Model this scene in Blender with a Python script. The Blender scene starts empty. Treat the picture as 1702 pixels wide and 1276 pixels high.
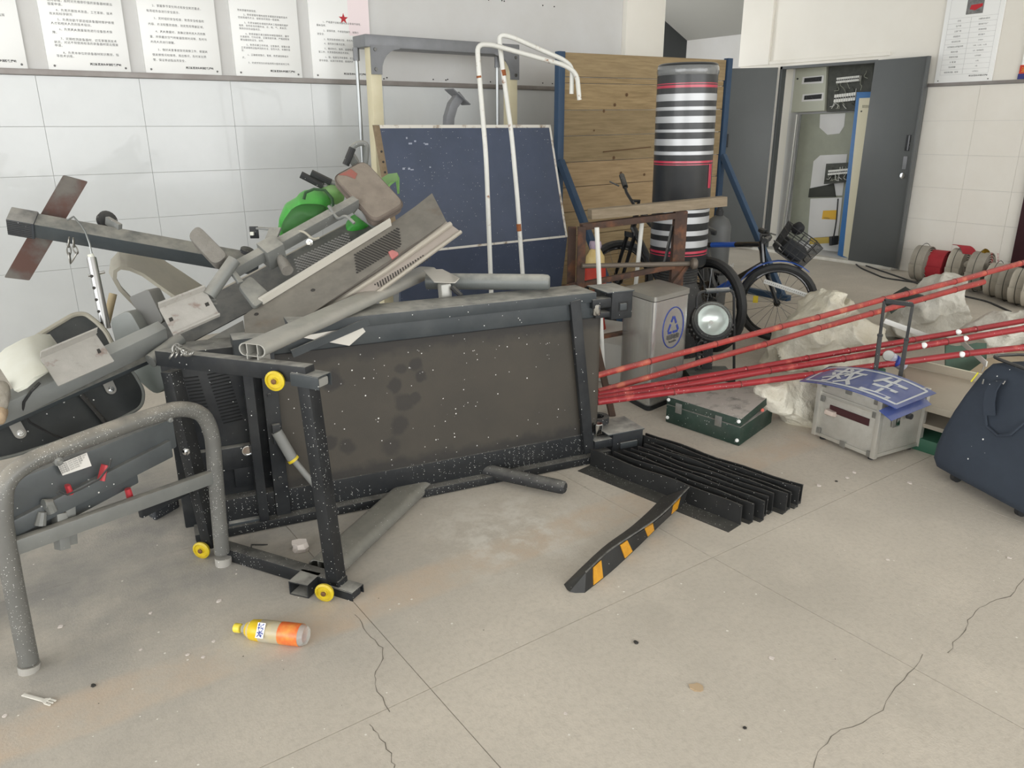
import bpy, bmesh, math, random
from mathutils import Vector, Matrix
random.seed(7)
scene = bpy.context.scene
COL = scene.collection
# ---------------------------------------------------------------- camera
EYE, FOC, TH, PIT, ROL = 1.5, 1277.0, math.radians(54.5), math.radians(18.5), .003
CAM = Vector((0, 0, EYE))
HD = Vector((math.cos(TH), math.sin(TH), 0)); RG = Vector((math.sin(TH), -math.cos(TH), 0)); ZZ = Vector((0, 0, 1))
FW = HD*math.cos(PIT)-ZZ*math.sin(PIT); UP0 = HD*math.sin(PIT)+ZZ*math.cos(PIT)
RT = RG*math.cos(ROL)-UP0*math.sin(ROL); UPV = UP0*math.cos(ROL)+RG*math.sin(ROL)
cd = bpy.data.cameras.new('camera'); cam = bpy.data.objects.new('camera', cd); COL.objects.link(cam)
cd.sensor_fit = 'HORIZONTAL'; cd.sensor_width = 36; cd.lens = 36*FOC/1702; cd.clip_start = .05; cd.clip_end = 200
mw = Matrix((RT, UPV, -FW)).transposed().to_4x4(); mw.translation = CAM; cam.matrix_world = mw
scene.camera = cam
# ---------------------------------------------------------------- light
w = bpy.data.worlds.new('sky'); scene.world = w; w.use_nodes = True
bg = w.node_tree.nodes['Background']; bg.inputs[0].default_value = (.93, .97, 1, 1); bg.inputs[1].default_value = 1.5
def area(name, loc, target, sx, sy, power, col):
    l = bpy.data.lights.new(name, 'AREA'); l.shape = 'RECTANGLE'; l.size = sx; l.size_y = sy; l.energy = power; l.color = col
    o = bpy.data.objects.new(name, l); COL.objects.link(o); o.location = loc
    o.rotation_euler = (Vector(target)-Vector(loc)).to_track_quat('-Z', 'Y').to_euler(); return o
area('bay_door_daylight', (3.0, -6.5, 2.4), (3.5, 3, .6), 11, 4.2, 300, (1, .985, .96))
area('side_door_daylight', (-6.5, .5, 2.4), (3, 3, .8), 7, 4.0, 130, (1, .985, .96))
sl_ = bpy.data.lights.new('added_soft_sun', 'SUN'); sl_.energy = 1.15; sl_.angle = math.radians(75); sl_.color = (1, .975, .94); so_ = bpy.data.objects.new('added_soft_sun', sl_); COL.objects.link(so_)  # unseen wide soft lamp added to brighten the right wall without falloff
so_.rotation_euler = Vector((.80, .45, -.40)).to_track_quat('-Z', 'Y').to_euler()
area('added_stair_recess_light', (6.75, 8.3, 1.7), (9.2, 7.6, 2.6), 1.0, 1.2, 32, (1, .98, .95))  # unseen lamp added to lift the dark soffit and wall of the recess
vs = scene.view_settings; vs.view_transform = 'Standard'; vs.look = 'None'; vs.exposure = 0.42; vs.gamma = 1; vs.use_curve_mapping = False
# ---------------------------------------------------------------- measuring
def ray(x, y): return FW+RT*((x-851)/FOC)-UPV*((y-638)/FOC)
def G(x, y, z=0): d = ray(x, y); return CAM+d*((z-EYE)/d.z)
def WY(x, y, Y): d = ray(x, y); return CAM+d*(Y/d.y)
def WX(x, y, X): d = ray(x, y); return CAM+d*(X/d.x)
def D(x, y, F): d = ray(x, y); return CAM+d*(F/d.dot(HD))
def VP(x, y, a, b):
    n = Vector((-(b[1]-a[1]), b[0]-a[0], 0)); d = ray(x, y); return CAM+d*(n.dot(Vector((a[0], a[1], 0)))/n.dot(d))
def PLN(x, y, p, n):
    d = ray(x, y); n = Vector(n); return CAM+d*(n.dot(Vector(p)-CAM)/n.dot(d))
def V3(*a): return Vector(a)
# ---------------------------------------------------------------- mesh builder
def perp(t, up=ZZ):
    t = t.normalized(); s = t.cross(up)
    if s.length < 1e-4: s = t.cross(Vector((1, 0, 0)))
    s.normalize(); return s, s.cross(t).normalized()
class MB:
    def __init__(s): s.v = []; s.f = []
    def add(s, vs, fs):
        n = len(s.v); s.v += [Vector(p) for p in vs]; s.f += [tuple(i+n for i in f) for f in fs]; return s
    def box(s, c, sz, ax=None):
        ax = ax or (Vector((1, 0, 0)), Vector((0, 1, 0)), ZZ); c = Vector(c); P = []
        for k in (-.5, .5):
            for j in (-.5, .5):
                for i in (-.5, .5): P.append(c+ax[0]*(i*sz[0])+ax[1]*(j*sz[1])+ax[2]*(k*sz[2]))
        return s.add(P, [(0, 2, 3, 1), (4, 5, 7, 6), (0, 1, 5, 4), (2, 6, 7, 3), (0, 4, 6, 2), (1, 3, 7, 5)])
    def b2(s, lo, hi): return s.box([(a+b)/2 for a, b in zip(lo, hi)], [abs(b-a) for a, b in zip(lo, hi)])
    def bar(s, a, b, w, h, up=ZZ):
        a = Vector(a); b = Vector(b); d = b-a; sd, u = perp(d, Vector(up))
        return s.box((a+b)/2, (w, d.length, h), (sd, d.normalized(), u))
    def hbar(s, a, b, w, h, t=.003, up=ZZ):       # hollow rectangular tube
        a = Vector(a); b = Vector(b); sd, u = perp(b-a, Vector(up)); P = []
        for e in (a, b):
            for q in (0, t):
                for (i, j) in ((-1, -1), (1, -1), (1, 1), (-1, 1)): P.append(e+sd*i*(w/2-q)+u*j*(h/2-q))
        F = []
        for k in range(4):
            n = (k+1) % 4
            F += [(k, n, 8+n, 8+k), (4+n, 4+k, 12+k, 12+n), (n, k, 4+k, 4+n), (8+k, 8+n, 12+n, 12+k)]
        return s.add(P, F)
    def tube(s, pts, r, n=10, closed=False, up=None, sq=1.0, caps=True):
        pts = [Vector(p) for p in pts]; m = len(pts); rs = r if isinstance(r, (list, tuple)) else [r]*m; P = []; pr = None
        for i, p in enumerate(pts):
            if closed: t = pts[(i+1) % m]-pts[i-1]
            else: t = pts[min(i+1, m-1)]-pts[max(i-1, 0)]
            t.normalize()
            if up is not None: sd, u = perp(t, Vector(up))
            elif pr is None: sd, u = perp(t)
            else:
                sd = pr-t*pr.dot(t); sd.normalize(); u = sd.cross(t)
            pr = sd
            for k in range(n):
                a = 2*math.pi*k/n; P.append(p+sd*(math.cos(a)*rs[i])+u*(math.sin(a)*rs[i]*sq))
        F = []; e = m if closed else m-1
        for i in range(e):
            j = (i+1) % m
            for k in range(n): q = (k+1) % n; F.append((i*n+k, i*n+q, j*n+q, j*n+k))
        if caps and not closed: F += [tuple(range(n-1, -1, -1)), tuple(range((m-1)*n, m*n))]
        return s.add(P, F)
    def prism(s, poly, ex):
        ex = Vector(ex); P = [Vector(p) for p in poly]; n = len(P)
        F = [tuple(range(n)), tuple(range(2*n-1, n-1, -1))]+[(i, n+i, n+(i+1) % n, (i+1) % n) for i in range(n)]
        return s.add(P+[p+ex for p in P], F)
    def loft(s, rings, cap=True):
        n = len(rings[0]); P = [p for r in rings for p in r]; F = []
        for i in range(len(rings)-1):
            for k in range(n): q = (k+1) % n; F.append((i*n+k, i*n+q, (i+1)*n+q, (i+1)*n+k))
        if cap: F += [tuple(range(n-1, -1, -1)), tuple(range((len(rings)-1)*n, len(rings)*n))]
        return s.add(P, F)
    def lathe(s, prof, o, ax=ZZ, n=20, cap=True):
        o = Vector(o); ax = Vector(ax).normalized(); sd, u = perp(ax, Vector((0, 1, 0)) if abs(ax.y) < .9 else ZZ)
        R = [[o+ax*t+sd*(r*math.cos(2*math.pi*k/n))+u*(r*math.sin(2*math.pi*k/n)) for k in range(n)] for r, t in prof]
        return s.loft(R, cap)
    def grid(s, R):                # open sheet from rows of points
        n = len(R[0]); F = [(i*n+k, i*n+k+1, (i+1)*n+k+1, (i+1)*n+k) for i in range(len(R)-1) for k in range(n-1)]
        return s.add([p for r in R for p in r], F)
    def sheet(s, R, t):            # grid with thickness t along its normals (approximate, averaged)
        nr, n = len(R), len(R[0]); R = [[Vector(p) for p in r] for r in R]; N = []
        for i in range(nr):
            row = []
            for k in range(n):
                a = R[min(i+1, nr-1)][k]-R[max(i-1, 0)][k]; b = R[i][min(k+1, n-1)]-R[i][max(k-1, 0)]
                row.append(a.cross(b).normalized()*t)
            N.append(row)
        A = [p for r in R for p in r]; B = [R[i][k]+N[i][k] for i in range(nr) for k in range(n)]; m = nr*n; F = []
        for i in range(nr-1):
            for k in range(n-1):
                q = (i*n+k, i*n+k+1, (i+1)*n+k+1, (i+1)*n+k); F += [q, tuple(m+x for x in q[::-1])]
        for i in range(nr-1):
            for k in (0, n-1): F.append((i*n+k, (i+1)*n+k, m+(i+1)*n+k, m+i*n+k))
        for k in range(n-1):
            for i in (0, nr-1): F.append((i*n+k, i*n+k+1, m+i*n+k+1, m+i*n+k))
        return s.add(A+B, F)
    def text(s, body, size, o, ax, ay, align='LEFT', lift=.0008, bold=0, sp=1.0):
        c = bpy.data.curves.new('t', 'FONT'); c.body = body; c.size = size; c.align_x = align; c.resolution_u = 1; c.offset = bold; c.space_character = sp
        ob = bpy.data.objects.new('t', c); COL.objects.link(ob); bpy.context.view_layer.update()
        dg = bpy.context.evaluated_depsgraph_get(); me = bpy.data.meshes.new_from_object(ob.evaluated_get(dg))
        ax = Vector(ax); ay = Vector(ay); n = ax.cross(ay).normalized()*lift; o = Vector(o)
        s.add([o+ax*p.co.x+ay*p.co.y+n for p in me.vertices], [tuple(p.vertices) for p in me.polygons])
        bpy.data.objects.remove(ob); bpy.data.curves.remove(c); bpy.data.meshes.remove(me); return s
    def build(s, name, mat, parent=None, bev=0, sm=True, ang=35, noise=0, nsc=6, sub=0, loc=None, fix=True):
        me = bpy.data.meshes.new(name); org = ORG[parent.name] if parent else Vector(loc) if loc is not None else Vector((0, 0, 0))
        me.from_pydata([p-org for p in s.v], [], s.f)
        if fix or bev or noise:
            bm = bmesh.new(); bm.from_mesh(me)
            bmesh.ops.recalc_face_normals(bm, faces=bm.faces)
            if bev:
                es = [e for e in bm.edges if len(e.link_faces) == 2 and e.calc_face_angle(0) > .5]
                try: bmesh.ops.bevel(bm, geom=es, offset=bev, segments=2, profile=.6, affect='EDGES', clamp_overlap=True)
                except Exception: pass
            if noise:
                from mathutils import noise as NZ
                for v in bm.verts: v.co += NZ.noise_vector(v.co*nsc+Vector((3.1, 7.7, 1.3)))*noise
            bm.to_mesh(me); bm.free()
        o = bpy.data.objects.new(name, me); COL.objects.link(o)
        if mat: me.materials.append(mat)
        if sm:
            me.polygons.foreach_set('use_smooth', [True]*len(me.polygons)); me.set_sharp_from_angle(angle=math.radians(min(ang, 27) if bev else ang))
        if parent: o.parent = parent
        elif loc is not None: o.location = org
        ORG[o.name] = org
        if sub: md = o.modifiers.new('sub', 'SUBSURF'); md.levels = sub; md.render_levels = sub
        return o
ORG = {}
def tag(o, label=None, cat=None, group=None, kind=None):
    for k, v in (('label', label), ('category', cat), ('group', group), ('kind', kind)):
        if v: o[k] = v
    return o
def thing(name, label, cat, loc, group=None):
    o = bpy.data.objects.new(name, None); COL.objects.link(o); o.location = Vector(loc); o.empty_display_size = .05
    ORG[o.name] = Vector(loc); return tag(o, label, cat, group)
def rnd(a, b): return a+(b-a)*random.random()
def arc(c, u, v, r, a0, a1, n=8):
    c = Vector(c); return [c+Vector(u)*(r*math.cos(math.radians(a0+(a1-a0)*i/n)))+Vector(v)*(r*math.sin(math.radians(a0+(a1-a0)*i/n))) for i in range(n+1)]
def fillet(pts, r, n=5):
    pts = [Vector(p) for p in pts]; out = [pts[0]]
    for i in range(1, len(pts)-1):
        a, b, c = pts[i-1], pts[i], pts[i+1]; u = (a-b); v = (c-b); q = min(r, u.length*.49, v.length*.49); p0 = b+u.normalized()*q; p1 = b+v.normalized()*q
        for k in range(n+1): t = k/n; out.append(p0*(1-t)**2+b*2*t*(1-t)+p1*t*t)
    return out+[pts[-1]]
txv = bpy.data.textures.new('crumple', 'MUSGRAVE'); txv.musgrave_type = 'RIDGED_MULTIFRACTAL'; txv.noise_scale = .22; txv.octaves = 3; txv.noise_intensity = .8
def crumple(o, st, lev=3, mid=.6):
    md = o.modifiers.new('sub', 'SUBSURF'); md.levels = md.render_levels = lev
    dm = o.modifiers.new('crumple', 'DISPLACE'); dm.texture = txv; dm.strength = st; dm.mid_level = mid; dm.texture_coords = 'LOCAL'; return o
# ---------------------------------------------------------------- materials
def lin(c):
    if isinstance(c, str): c = [int(c[i:i+2], 16)/255 for i in (0, 2, 4)]
    return tuple((x/12.92 if x <= .04045 else ((x+.055)/1.055)**2.4) for x in c)+(1,)
MATS = {}
def mat(name, col, rough=.6, metal=0, var=None, vs=8, dust=0, dcol='a7a49c', speck=0, ssc=300, scol='e8e8e4', bump=0, bsc=60, world=False, spec=.5, rust=0, rsc=9, rcol='5b3a28', stretch=None, coat=0, alpha=1, trans=0, emit=0, streak=0):
    if name in MATS: return MATS[name]
    m = bpy.data.materials.new(name); MATS[name] = m; m.use_nodes = True; nt = m.node_tree; N = nt.nodes; L = nt.links
    b = N['Principled BSDF']; b.inputs['Roughness'].default_value = rough; b.inputs['Metallic'].default_value = metal
    b.inputs['Specular IOR Level'].default_value = spec; b.inputs['Coat Weight'].default_value = coat; b.inputs['Alpha'].default_value = alpha
    b.inputs['Transmission Weight'].default_value = trans
    base = lin(col); b.inputs['Base Color'].default_value = base
    if emit: b.inputs['Emission Color'].default_value = base; b.inputs['Emission Strength'].default_value = emit
    geo = N.new('ShaderNodeNewGeometry')
    if world: pos = geo.outputs['Position']
    else: tc = N.new('ShaderNodeTexCoord'); pos = tc.outputs['Object']
    if stretch:
        mp = N.new('ShaderNodeMapping'); mp.inputs['Scale'].default_value = stretch; L.new(pos, mp.inputs['Vector']); spos = mp.outputs[0]
    else: spos = pos
    def noise(sc, det=4, vec=None, rg=.6):
        n = N.new('ShaderNodeTexNoise'); n.inputs['Scale'].default_value = sc; n.inputs['Detail'].default_value = det; n.inputs['Roughness'].default_value = rg
        L.new(vec or pos, n.inputs['Vector']); return n.outputs['Fac']
    def ramp(f, a, b2):
        r = N.new('ShaderNodeMapRange'); r.inputs['From Min'].default_value = a; r.inputs['From Max'].default_value = b2; r.clamp = True; L.new(f, r.inputs['Value']); return r.outputs[0]
    def mix(f, a, bcol):
        x = N.new('ShaderNodeMix'); x.data_type = 'RGBA'
        if hasattr(f, 'links'): L.new(f, x.inputs[0])
        else: x.inputs[0].default_value = f
        for i, c in ((6, a), (7, bcol)):
            if hasattr(c, 'links'): L.new(c, x.inputs[i])
            else: x.inputs[i].default_value = c
        return x.outputs[2]
    def mul(a, k):
        x = N.new('ShaderNodeMath'); x.operation = 'MULTIPLY'; L.new(a, x.inputs[0])
        if hasattr(k, 'links'): L.new(k, x.inputs[1])
        else: x.inputs[1].default_value = k
        return x.outputs[0]
    c = base
    if var: c = mix(ramp(noise(vs, 5, spos), .3, .7), c, lin(var))
    if rust: c = mix(ramp(noise(rsc, 6), .62-.3*rust, .7-.15*rust), c, lin(rcol))
    if dust:
        sx = N.new('ShaderNodeSeparateXYZ'); L.new(geo.outputs['Normal'], sx.inputs[0])
        f = mul(ramp(sx.outputs[2], .2, .9), ramp(noise(14, 6), .15, .6)); f2 = N.new('ShaderNodeMath'); f2.operation = 'MULTIPLY_ADD'; L.new(f, f2.inputs[0]); f2.inputs[1].default_value = dust
        L.new(mul(ramp(noise(6, 6), .4, .75), dust*.07), f2.inputs[2]); f2.use_clamp = True; c = mix(f2.outputs[0], c, lin(dcol))
    if speck:
        vo = N.new('ShaderNodeTexVoronoi'); vo.inputs['Scale'].default_value = ssc*2.6; L.new(pos, vo.inputs['Vector'])
        cc = N.new('ShaderNodeSeparateColor'); L.new(vo.outputs['Color'], cc.inputs[0])
        on = N.new('ShaderNodeMath'); on.operation = 'LESS_THAN'; L.new(vo.outputs['Distance'], on.inputs[0]); L.new(mul(cc.outputs[0], .33), on.inputs[1])
        o2 = N.new('ShaderNodeMath'); o2.operation = 'LESS_THAN'; L.new(cc.outputs[1], o2.inputs[0]); L.new(mul(ramp(noise(3.5, 3), .35, .65), speck), o2.inputs[1])
        c = mix(mul(on.outputs[0], o2.outputs[0]), c, lin(scol))
    if hasattr(c, 'links'): L.new(c, b.inputs['Base Color'])
    if bump:
        bp = N.new('ShaderNodeBump'); bp.inputs['Strength'].default_value = min(1, bump); bp.inputs['Distance'].default_value = .004*max(1, bump); L.new(noise(bsc, 5, spos), bp.inputs['Height']); L.new(bp.outputs[0], b.inputs['Normal'])
    if streak:
        L.new(ramp(noise(streak, 3, spos), -.2, 1.4), b.inputs['Roughness'])
    return m
# ================================================================ the room
m_paint = mat('white_wall_paint', 'd6d6d5', .75, var='cecdca', vs=2, bump=.15, bsc=90, world=True)
m_paintw = mat('warm_white_paint', 'ebe8df', .75, var='e6e2d8', vs=1.5, world=True)
m_tile = mat('white_wall_tile', 'd3d6d6', .25, var='cdd0d0', vs=3, world=True, coat=.3)
m_tile2 = mat('warm_white_tile', 'ece9e1', .25, var='e7e3da', vs=3, world=True, coat=.2)
m_grout = mat('tile_grout', 'b9bab7', .9)
m_trim = mat('grey_metal_trim', '9b9794', .45, .3, var='87807c', vs=5)
def floor_mat():
    m = mat('worn_concrete', 'b9b4a8', .82, bump=.3, bsc=150, world=True, spec=.3); nt = m.node_tree; N = nt.nodes; L = nt.links; b = N['Principled BSDF']
    g = N.new('ShaderNodeNewGeometry'); P = g.outputs['Position']
    def no(sc, det=6, rg=.62, st=None):
        n = N.new('ShaderNodeTexNoise'); n.inputs['Scale'].default_value = sc; n.inputs['Detail'].default_value = det; n.inputs['Roughness'].default_value = rg
        if st:
            mp = N.new('ShaderNodeMapping'); mp.inputs['Scale'].default_value = st; L.new(P, mp.inputs[0]); L.new(mp.outputs[0], n.inputs['Vector'])
        else: L.new(P, n.inputs['Vector'])
        return n.outputs['Fac']
    def rp(f, a, c):
        r = N.new('ShaderNodeMapRange'); r.inputs['From Min'].default_value = a; r.inputs['From Max'].default_value = c; r.clamp = True; L.new(f, r.inputs['Value']); return r.outputs[0]
    def ma(op, a, c):
        x = N.new('ShaderNodeMath'); x.operation = op
        for i, q in ((0, a), (1, c)):
            if hasattr(q, 'links'): L.new(q, x.inputs[i])
            else: x.inputs[i].default_value = q
        return x.outputs[0]
    def mx(f, a, c):
        x = N.new('ShaderNodeMix'); x.data_type = 'RGBA'; L.new(f, x.inputs[0])
        for i, q in ((6, a), (7, c)):
            if hasattr(q, 'links'): L.new(q, x.inputs[i])
            else: x.inputs[i].default_value = lin(q)
        return x.outputs[2]
    c = mx(rp(no(1.1), .35, .68), 'cdc5b8', 'bdb6aa')
    c = mx(ma('MULTIPLY', rp(no(3.3), .52, .75), .6), c, 'd6cdbf')
    c = mx(ma('MULTIPLY', rp(no(55, 4), .45, .75), .3), c, '9d968a')
    c = mx(ma('MULTIPLY', rp(no(2.3, 8, .7), .6, .8), .4), c, 'b0a696')
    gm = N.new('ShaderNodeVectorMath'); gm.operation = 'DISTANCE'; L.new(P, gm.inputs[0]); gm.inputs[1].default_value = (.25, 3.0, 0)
    c = mx(ma('MULTIPLY', ma('MULTIPLY', rp(gm.outputs['Value'], 1.5, .45), rp(no(1.7, 7, .65), .3, .6)), .85), c, '8c8b88')  # grey dirt around the heap, with shade there also put into the colour
    sp = N.new('ShaderNodeSeparateXYZ'); L.new(P, sp.inputs[0]); yy = ma('ADD', sp.outputs[1], ma('MULTIPLY', ma('SUBTRACT', no(4), .5), .05))
    band = ma('MULTIPLY', rp(yy, 1.955, 1.985), rp(yy, 2.17, 2.12))
    wear = rp(no(3.6, 8, .72), .38, .62)
    c = mx(ma('MULTIPLY', ma('MULTIPLY', band, wear), .5), c, 'c9ab8d'); c = mx(ma('MULTIPLY', band, .22), c, 'd2c8b8')
    pale = N.new('ShaderNodeVectorMath'); pale.operation = 'DISTANCE'; L.new(P, pale.inputs[0]); pale.inputs[1].default_value = (1.55, 2.17, 0)
    c = mx(ma('MULTIPLY', rp(pale.outputs['Value'], .42, .1), rp(no(7, 8, .7), .47, .6)), c, 'd8d3c9')
    vo = N.new('ShaderNodeTexVoronoi'); vo.inputs['Scale'].default_value = 26; L.new(P, vo.inputs[0]); cc = N.new('ShaderNodeSeparateColor'); L.new(vo.outputs['Color'], cc.inputs[0])
    c = mx(ma('MULTIPLY', ma('LESS_THAN', vo.outputs['Distance'], ma('MULTIPLY', cc.outputs[1], .1)), ma('LESS_THAN', cc.outputs[0], .34)), c, 'e6e3da')
    c = mx(ma('MULTIPLY', ma('LESS_THAN', vo.outputs['Distance'], ma('MULTIPLY', cc.outputs[1], .07)), ma('GREATER_THAN', cc.outputs[0], .9)), c, '5d584f')
    L.new(c, b.inputs['Base Color']); return m
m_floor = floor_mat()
m_joint = mat('floor_joint_dirt', '978f83', .95)
fl = tag(MB().b2((-7, -7, -.3), (12, 10, -.003)).build('floor', m_joint), kind='structure')
ORG['floor'] = V3(0, 0, 0)
slab = None
XJ = [-.35-1.195*3, -.35-1.195*2, -.35-1.195, -.35, .845, 2.032, 3.235, 4.43, 5.63, 6.83, 8.03, 9.23]
YJ = [-2.01, -.81, .39, 1.585, 2.785, 3.985, 5.185, 6.385, 7.6]
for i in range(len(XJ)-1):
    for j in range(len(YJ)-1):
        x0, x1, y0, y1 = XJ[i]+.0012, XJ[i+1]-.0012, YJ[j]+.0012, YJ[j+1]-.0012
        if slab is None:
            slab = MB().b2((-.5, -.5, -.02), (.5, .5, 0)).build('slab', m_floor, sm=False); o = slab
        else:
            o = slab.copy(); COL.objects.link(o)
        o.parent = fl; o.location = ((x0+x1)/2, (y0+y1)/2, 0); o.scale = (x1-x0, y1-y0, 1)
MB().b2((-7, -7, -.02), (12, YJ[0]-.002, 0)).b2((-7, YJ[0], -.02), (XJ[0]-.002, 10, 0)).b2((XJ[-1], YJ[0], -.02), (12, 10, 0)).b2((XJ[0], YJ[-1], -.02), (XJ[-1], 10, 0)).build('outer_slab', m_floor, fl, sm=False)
m_crack = mat('crack', '6f695f', .95)
def crack(px, wd=.0024):
    P = []
    for a, b in zip(px, px[1:]):
        for k in range(4):
            t = k/4; q = G(a[0]+(b[0]-a[0])*t, a[1]+(b[1]-a[1])*t); P.append(q+V3(rnd(-1, 1), rnd(-1, 1), 0)*.006)
    P.append(G(*px[-1])); L_, R_ = [], []
    for i, p in enumerate(P):
        t = (P[min(i+1, len(P)-1)]-P[max(i-1, 0)]).normalized(); n = V3(-t.y, t.x, 0)*wd*rnd(.15, .6); L_.append(p+n+ZZ*.0006); R_.append(p-n+ZZ*.0006)
    MB().grid([L_, R_]).build('crack', m_crack, fl, sm=False, fix=False)
crack([(590, 1020), (612, 1050), (637, 1078), (628, 1110), (622, 1135), (648, 1183)]); crack([(616, 1204), (628, 1225), (648, 1250), (655, 1276)])
crack([(1702, 958), (1680, 990), (1635, 1005), (1610, 1030), (1600, 1050), (1575, 1085)], .0025); crack([(1534, 1090), (1500, 1130), (1465, 1180), (1400, 1215), (1365, 1240), (1352, 1276)], .0018)
# back wall: painted upper part, tiled dado, trim
XE = 6.12
wb = tag(MB().b2((-7, 6.0, -.01), (XE, 6.22, 3.9)).build('wall_back', m_paint), kind='structure')
MB().b2((-7, 5.994, 0), (5.6, 6.0, 1.82)).build('grout_bed', m_grout, wb, sm=False)
tile0 = None
def tile(o0, parent, size, loc):
    if o0 is None:
        o = MB().box((0, 0, 0), size).build('tile', m_tile, bev=.0012, sm=False); o0 = o
    else: o = o0.copy(); COL.objects.link(o)
    o.parent = parent; o.location = loc; return o0
for i in range(-5, 9):
    for k in range(6):
        tile0 = tile(tile0, wb, (.6034, .012, .3044), (.584+.605*i+.3025, 5.991, -.02+.306*k+.153+(0 if k else .01)))
tag(MB().b2((-7, 5.965, 1.818), (5.6, 6, 1.853)).build('trim_1', m_trim, bev=.002), kind='structure')
tag(MB().b2((5.6, 5.94, 0), (XE, 6.0, 3.9)).build('pilaster_back', m_paintw, bev=.004), kind='structure')
MB_ = MB()
m_dark = mat('dark_hole', '3a3835', .9)
for x, y in ((638, 131), (643, 129), (720, 132), (741, 133), (744, 132), (815, 136), (902, 138), (918, 139), (812, 0), (834, 1), (838, 2), (902, 9), (921, 11), (483, 184)):
    p = WY(x, y, 5.998); MB_.lathe([(.006, 0), (.004, -.006)], p, (0, 1, 0), 6)
MB_.build('screw_stub', m_dark, wb)['kind'] = 'stuff'
# stair recess beyond the end of the back wall
m_soff = mat('stair_soffit_grey', 'a6a6a1', .8, world=True); m_dk = mat('charcoal_panel', '3a3d3e', .6)
rc = MB().b2((5.2, 8.5, 0), (9.24, 8.7, 3.0)); tag(rc.build('wall_recess', m_dk), kind='structure')
tag(MB().b2((9.236, 6.3, 0), (9.42, 8.7, 4)).build('wall_recess_side', m_paint), kind='structure')
tag(MB().prism([V3(9.24, 6.1, 2.69), V3(6.2, 6.1, 4.15), V3(6.2, 8.6, 4.15), V3(9.24, 8.6, 2.69)], (0, 0, .12)).build('stair_soffit', m_soff, sm=False), kind='structure')
# right wall with the meter-cabinet opening (Y 4.95..6.17, up to 2.17)
wr = MB().b2((8.35, -7, -.01), (8.6, 4.95, 3.9)).b2((8.35, 6.17, -.01), (8.6, 6.77, 3.9)).b2((8.35, 4.95, 2.17), (8.6, 6.17, 3.9))
wr = tag(wr.build('wall_right', m_paintw, sm=False), kind='structure')
tag(MB().b2((8.31, 6.33, 2.2), (8.35, 6.77, 3.9)).b2((8.325, 4.82, 2.2), (8.35, 6.33, 2.235)).build('trim_2', m_paintw, bev=.003), kind='structure')
MB().b2((8.345, -3, 0), (8.35, 4.5, 1.88)).build('grout_bed', m_grout, wr, sm=False)
t1 = None
for i in range(8):
    for k in range(6):
        y1 = 3.85-.46*(i-1)
        if i == 0: y0, y1 = 3.8509, 4.36
        else: y0, y1 = 3.85-.46*i+.0009, 3.85-.46*(i-1)-.0009
        z0, z1 = max(0, -.09+.327*k), -.09+.327*(k+1)-.0018
        if t1 is None: t1 = MB().b2((-.5, -.5, -.5), (.5, .5, .5)).build('tile', m_tile2, bev=.003, sm=False); o = t1
        else: o = t1.copy(); COL.objects.link(o)
        o.parent = wr; o.location = (8.343, (y0+y1)/2, (z0+z1)/2); o.scale = (.012, y1-y0, z1-z0)
tag(MB().b2((8.315, -3, 1.875), (8.35, 4.36, 1.905)).build('trim_3', m_trim, bev=.002), kind='structure')
tag(MB().b2((-7, -7, 3.9), (9.6, 9, 4.1)).build('ceiling', m_paint), kind='structure')
m_stone = mat('white_threshold_stone', 'd9d6cd', .5, var='c4c0b6', vs=9, world=True)
tag(MB().b2((8.24, 4.4, 0), (8.36, 6.5, .035)).build('threshold', m_stone, bev=.004), kind='structure')
# ---------------------------------------------------------------- wall notices
m_paper = mat('notice_board_white', 'f1f2f0', .3, coat=.2); m_ink = mat('dark_print', '4c4c4c', .8); m_screw = mat('screw_steel', '6a6a68', .35, .8)
m_pink = mat('pale_pink_print', 'f3e4e6', .4); m_red = mat('red_print', 'b8202c', .5)
FOOT = '两江新区龙头寺消防救援站'
def notice(label, x0, x1, lines, foot=True, cs=.0175, zb=1.847, top=2.62):
    t = thing('wall_notice', label, 'notice', ((x0+x1)/2, 5.995, zb), 'acrylic rule notices above the trim')
    MB().b2((x0, 5.985, zb), (x1, 5.999, top)).build('panel', m_paper, t, bev=.001)
    for z, ind, s in lines: MB().text(s, cs, (x0+.055+ind, 5.985, zb+z), (1, 0, 0), (0, 0, 1), sp=1.12).build('text_line', m_ink, t, sm=False, fix=False)
    if foot: MB().text(FOOT, .0155, (x1-.055, 5.985, zb+.042), (1, 0, 0), (0, 0, 1), 'RIGHT', bold=.0005).build('footer_lettering', m_ink, t, sm=False, fix=False)
    for x in (x0+.035, x1-.03): MB().lathe([(.007, 0), (.006, .004), (.002, .005)], (x, 5.985, zb+.03), (0, -1, 0), 10).build('screw', m_screw, t)
    return t
notice('leftmost wall notice, cut by the left edge of the picture', .05, .553, [(.30, .1, '操作规程执行，服从命令听从指挥'), (.18, .0, '提高警惕。')])
notice('wall notice second from the left, text closely set in paragraphs 4 to 8', .668, 1.148, [
    (.425, .04, '术性能的故障'), (.405, 0, '及时修理，及时对无维修价值的装备器材提出'), (.383, 0, '报废申请。'), (.350, .04, '4、负责开展技术改造、工艺革新、技术'), (.328, 0, '攻关和科学研究'), (.296, .04, '5、负责协助干部送组装备器材维护修理'), (.273, 0, '人才和相关人员的技术培训。'),
    (.240, .04, '6、负责灭火救援现场进行设备技术保'), (.220, 0, '障。'), (.185, .04, '7、定期检测装备器材，切实掌握其技术'), (.164, 0, '状况，对达不到使用标准的装备器材提出报废'), (.144, 0, '申请。'), (.103, .04, '8、负责本单位的装备器材知识教授、指'), (.083, 0, '导技术训练。')])
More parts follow.
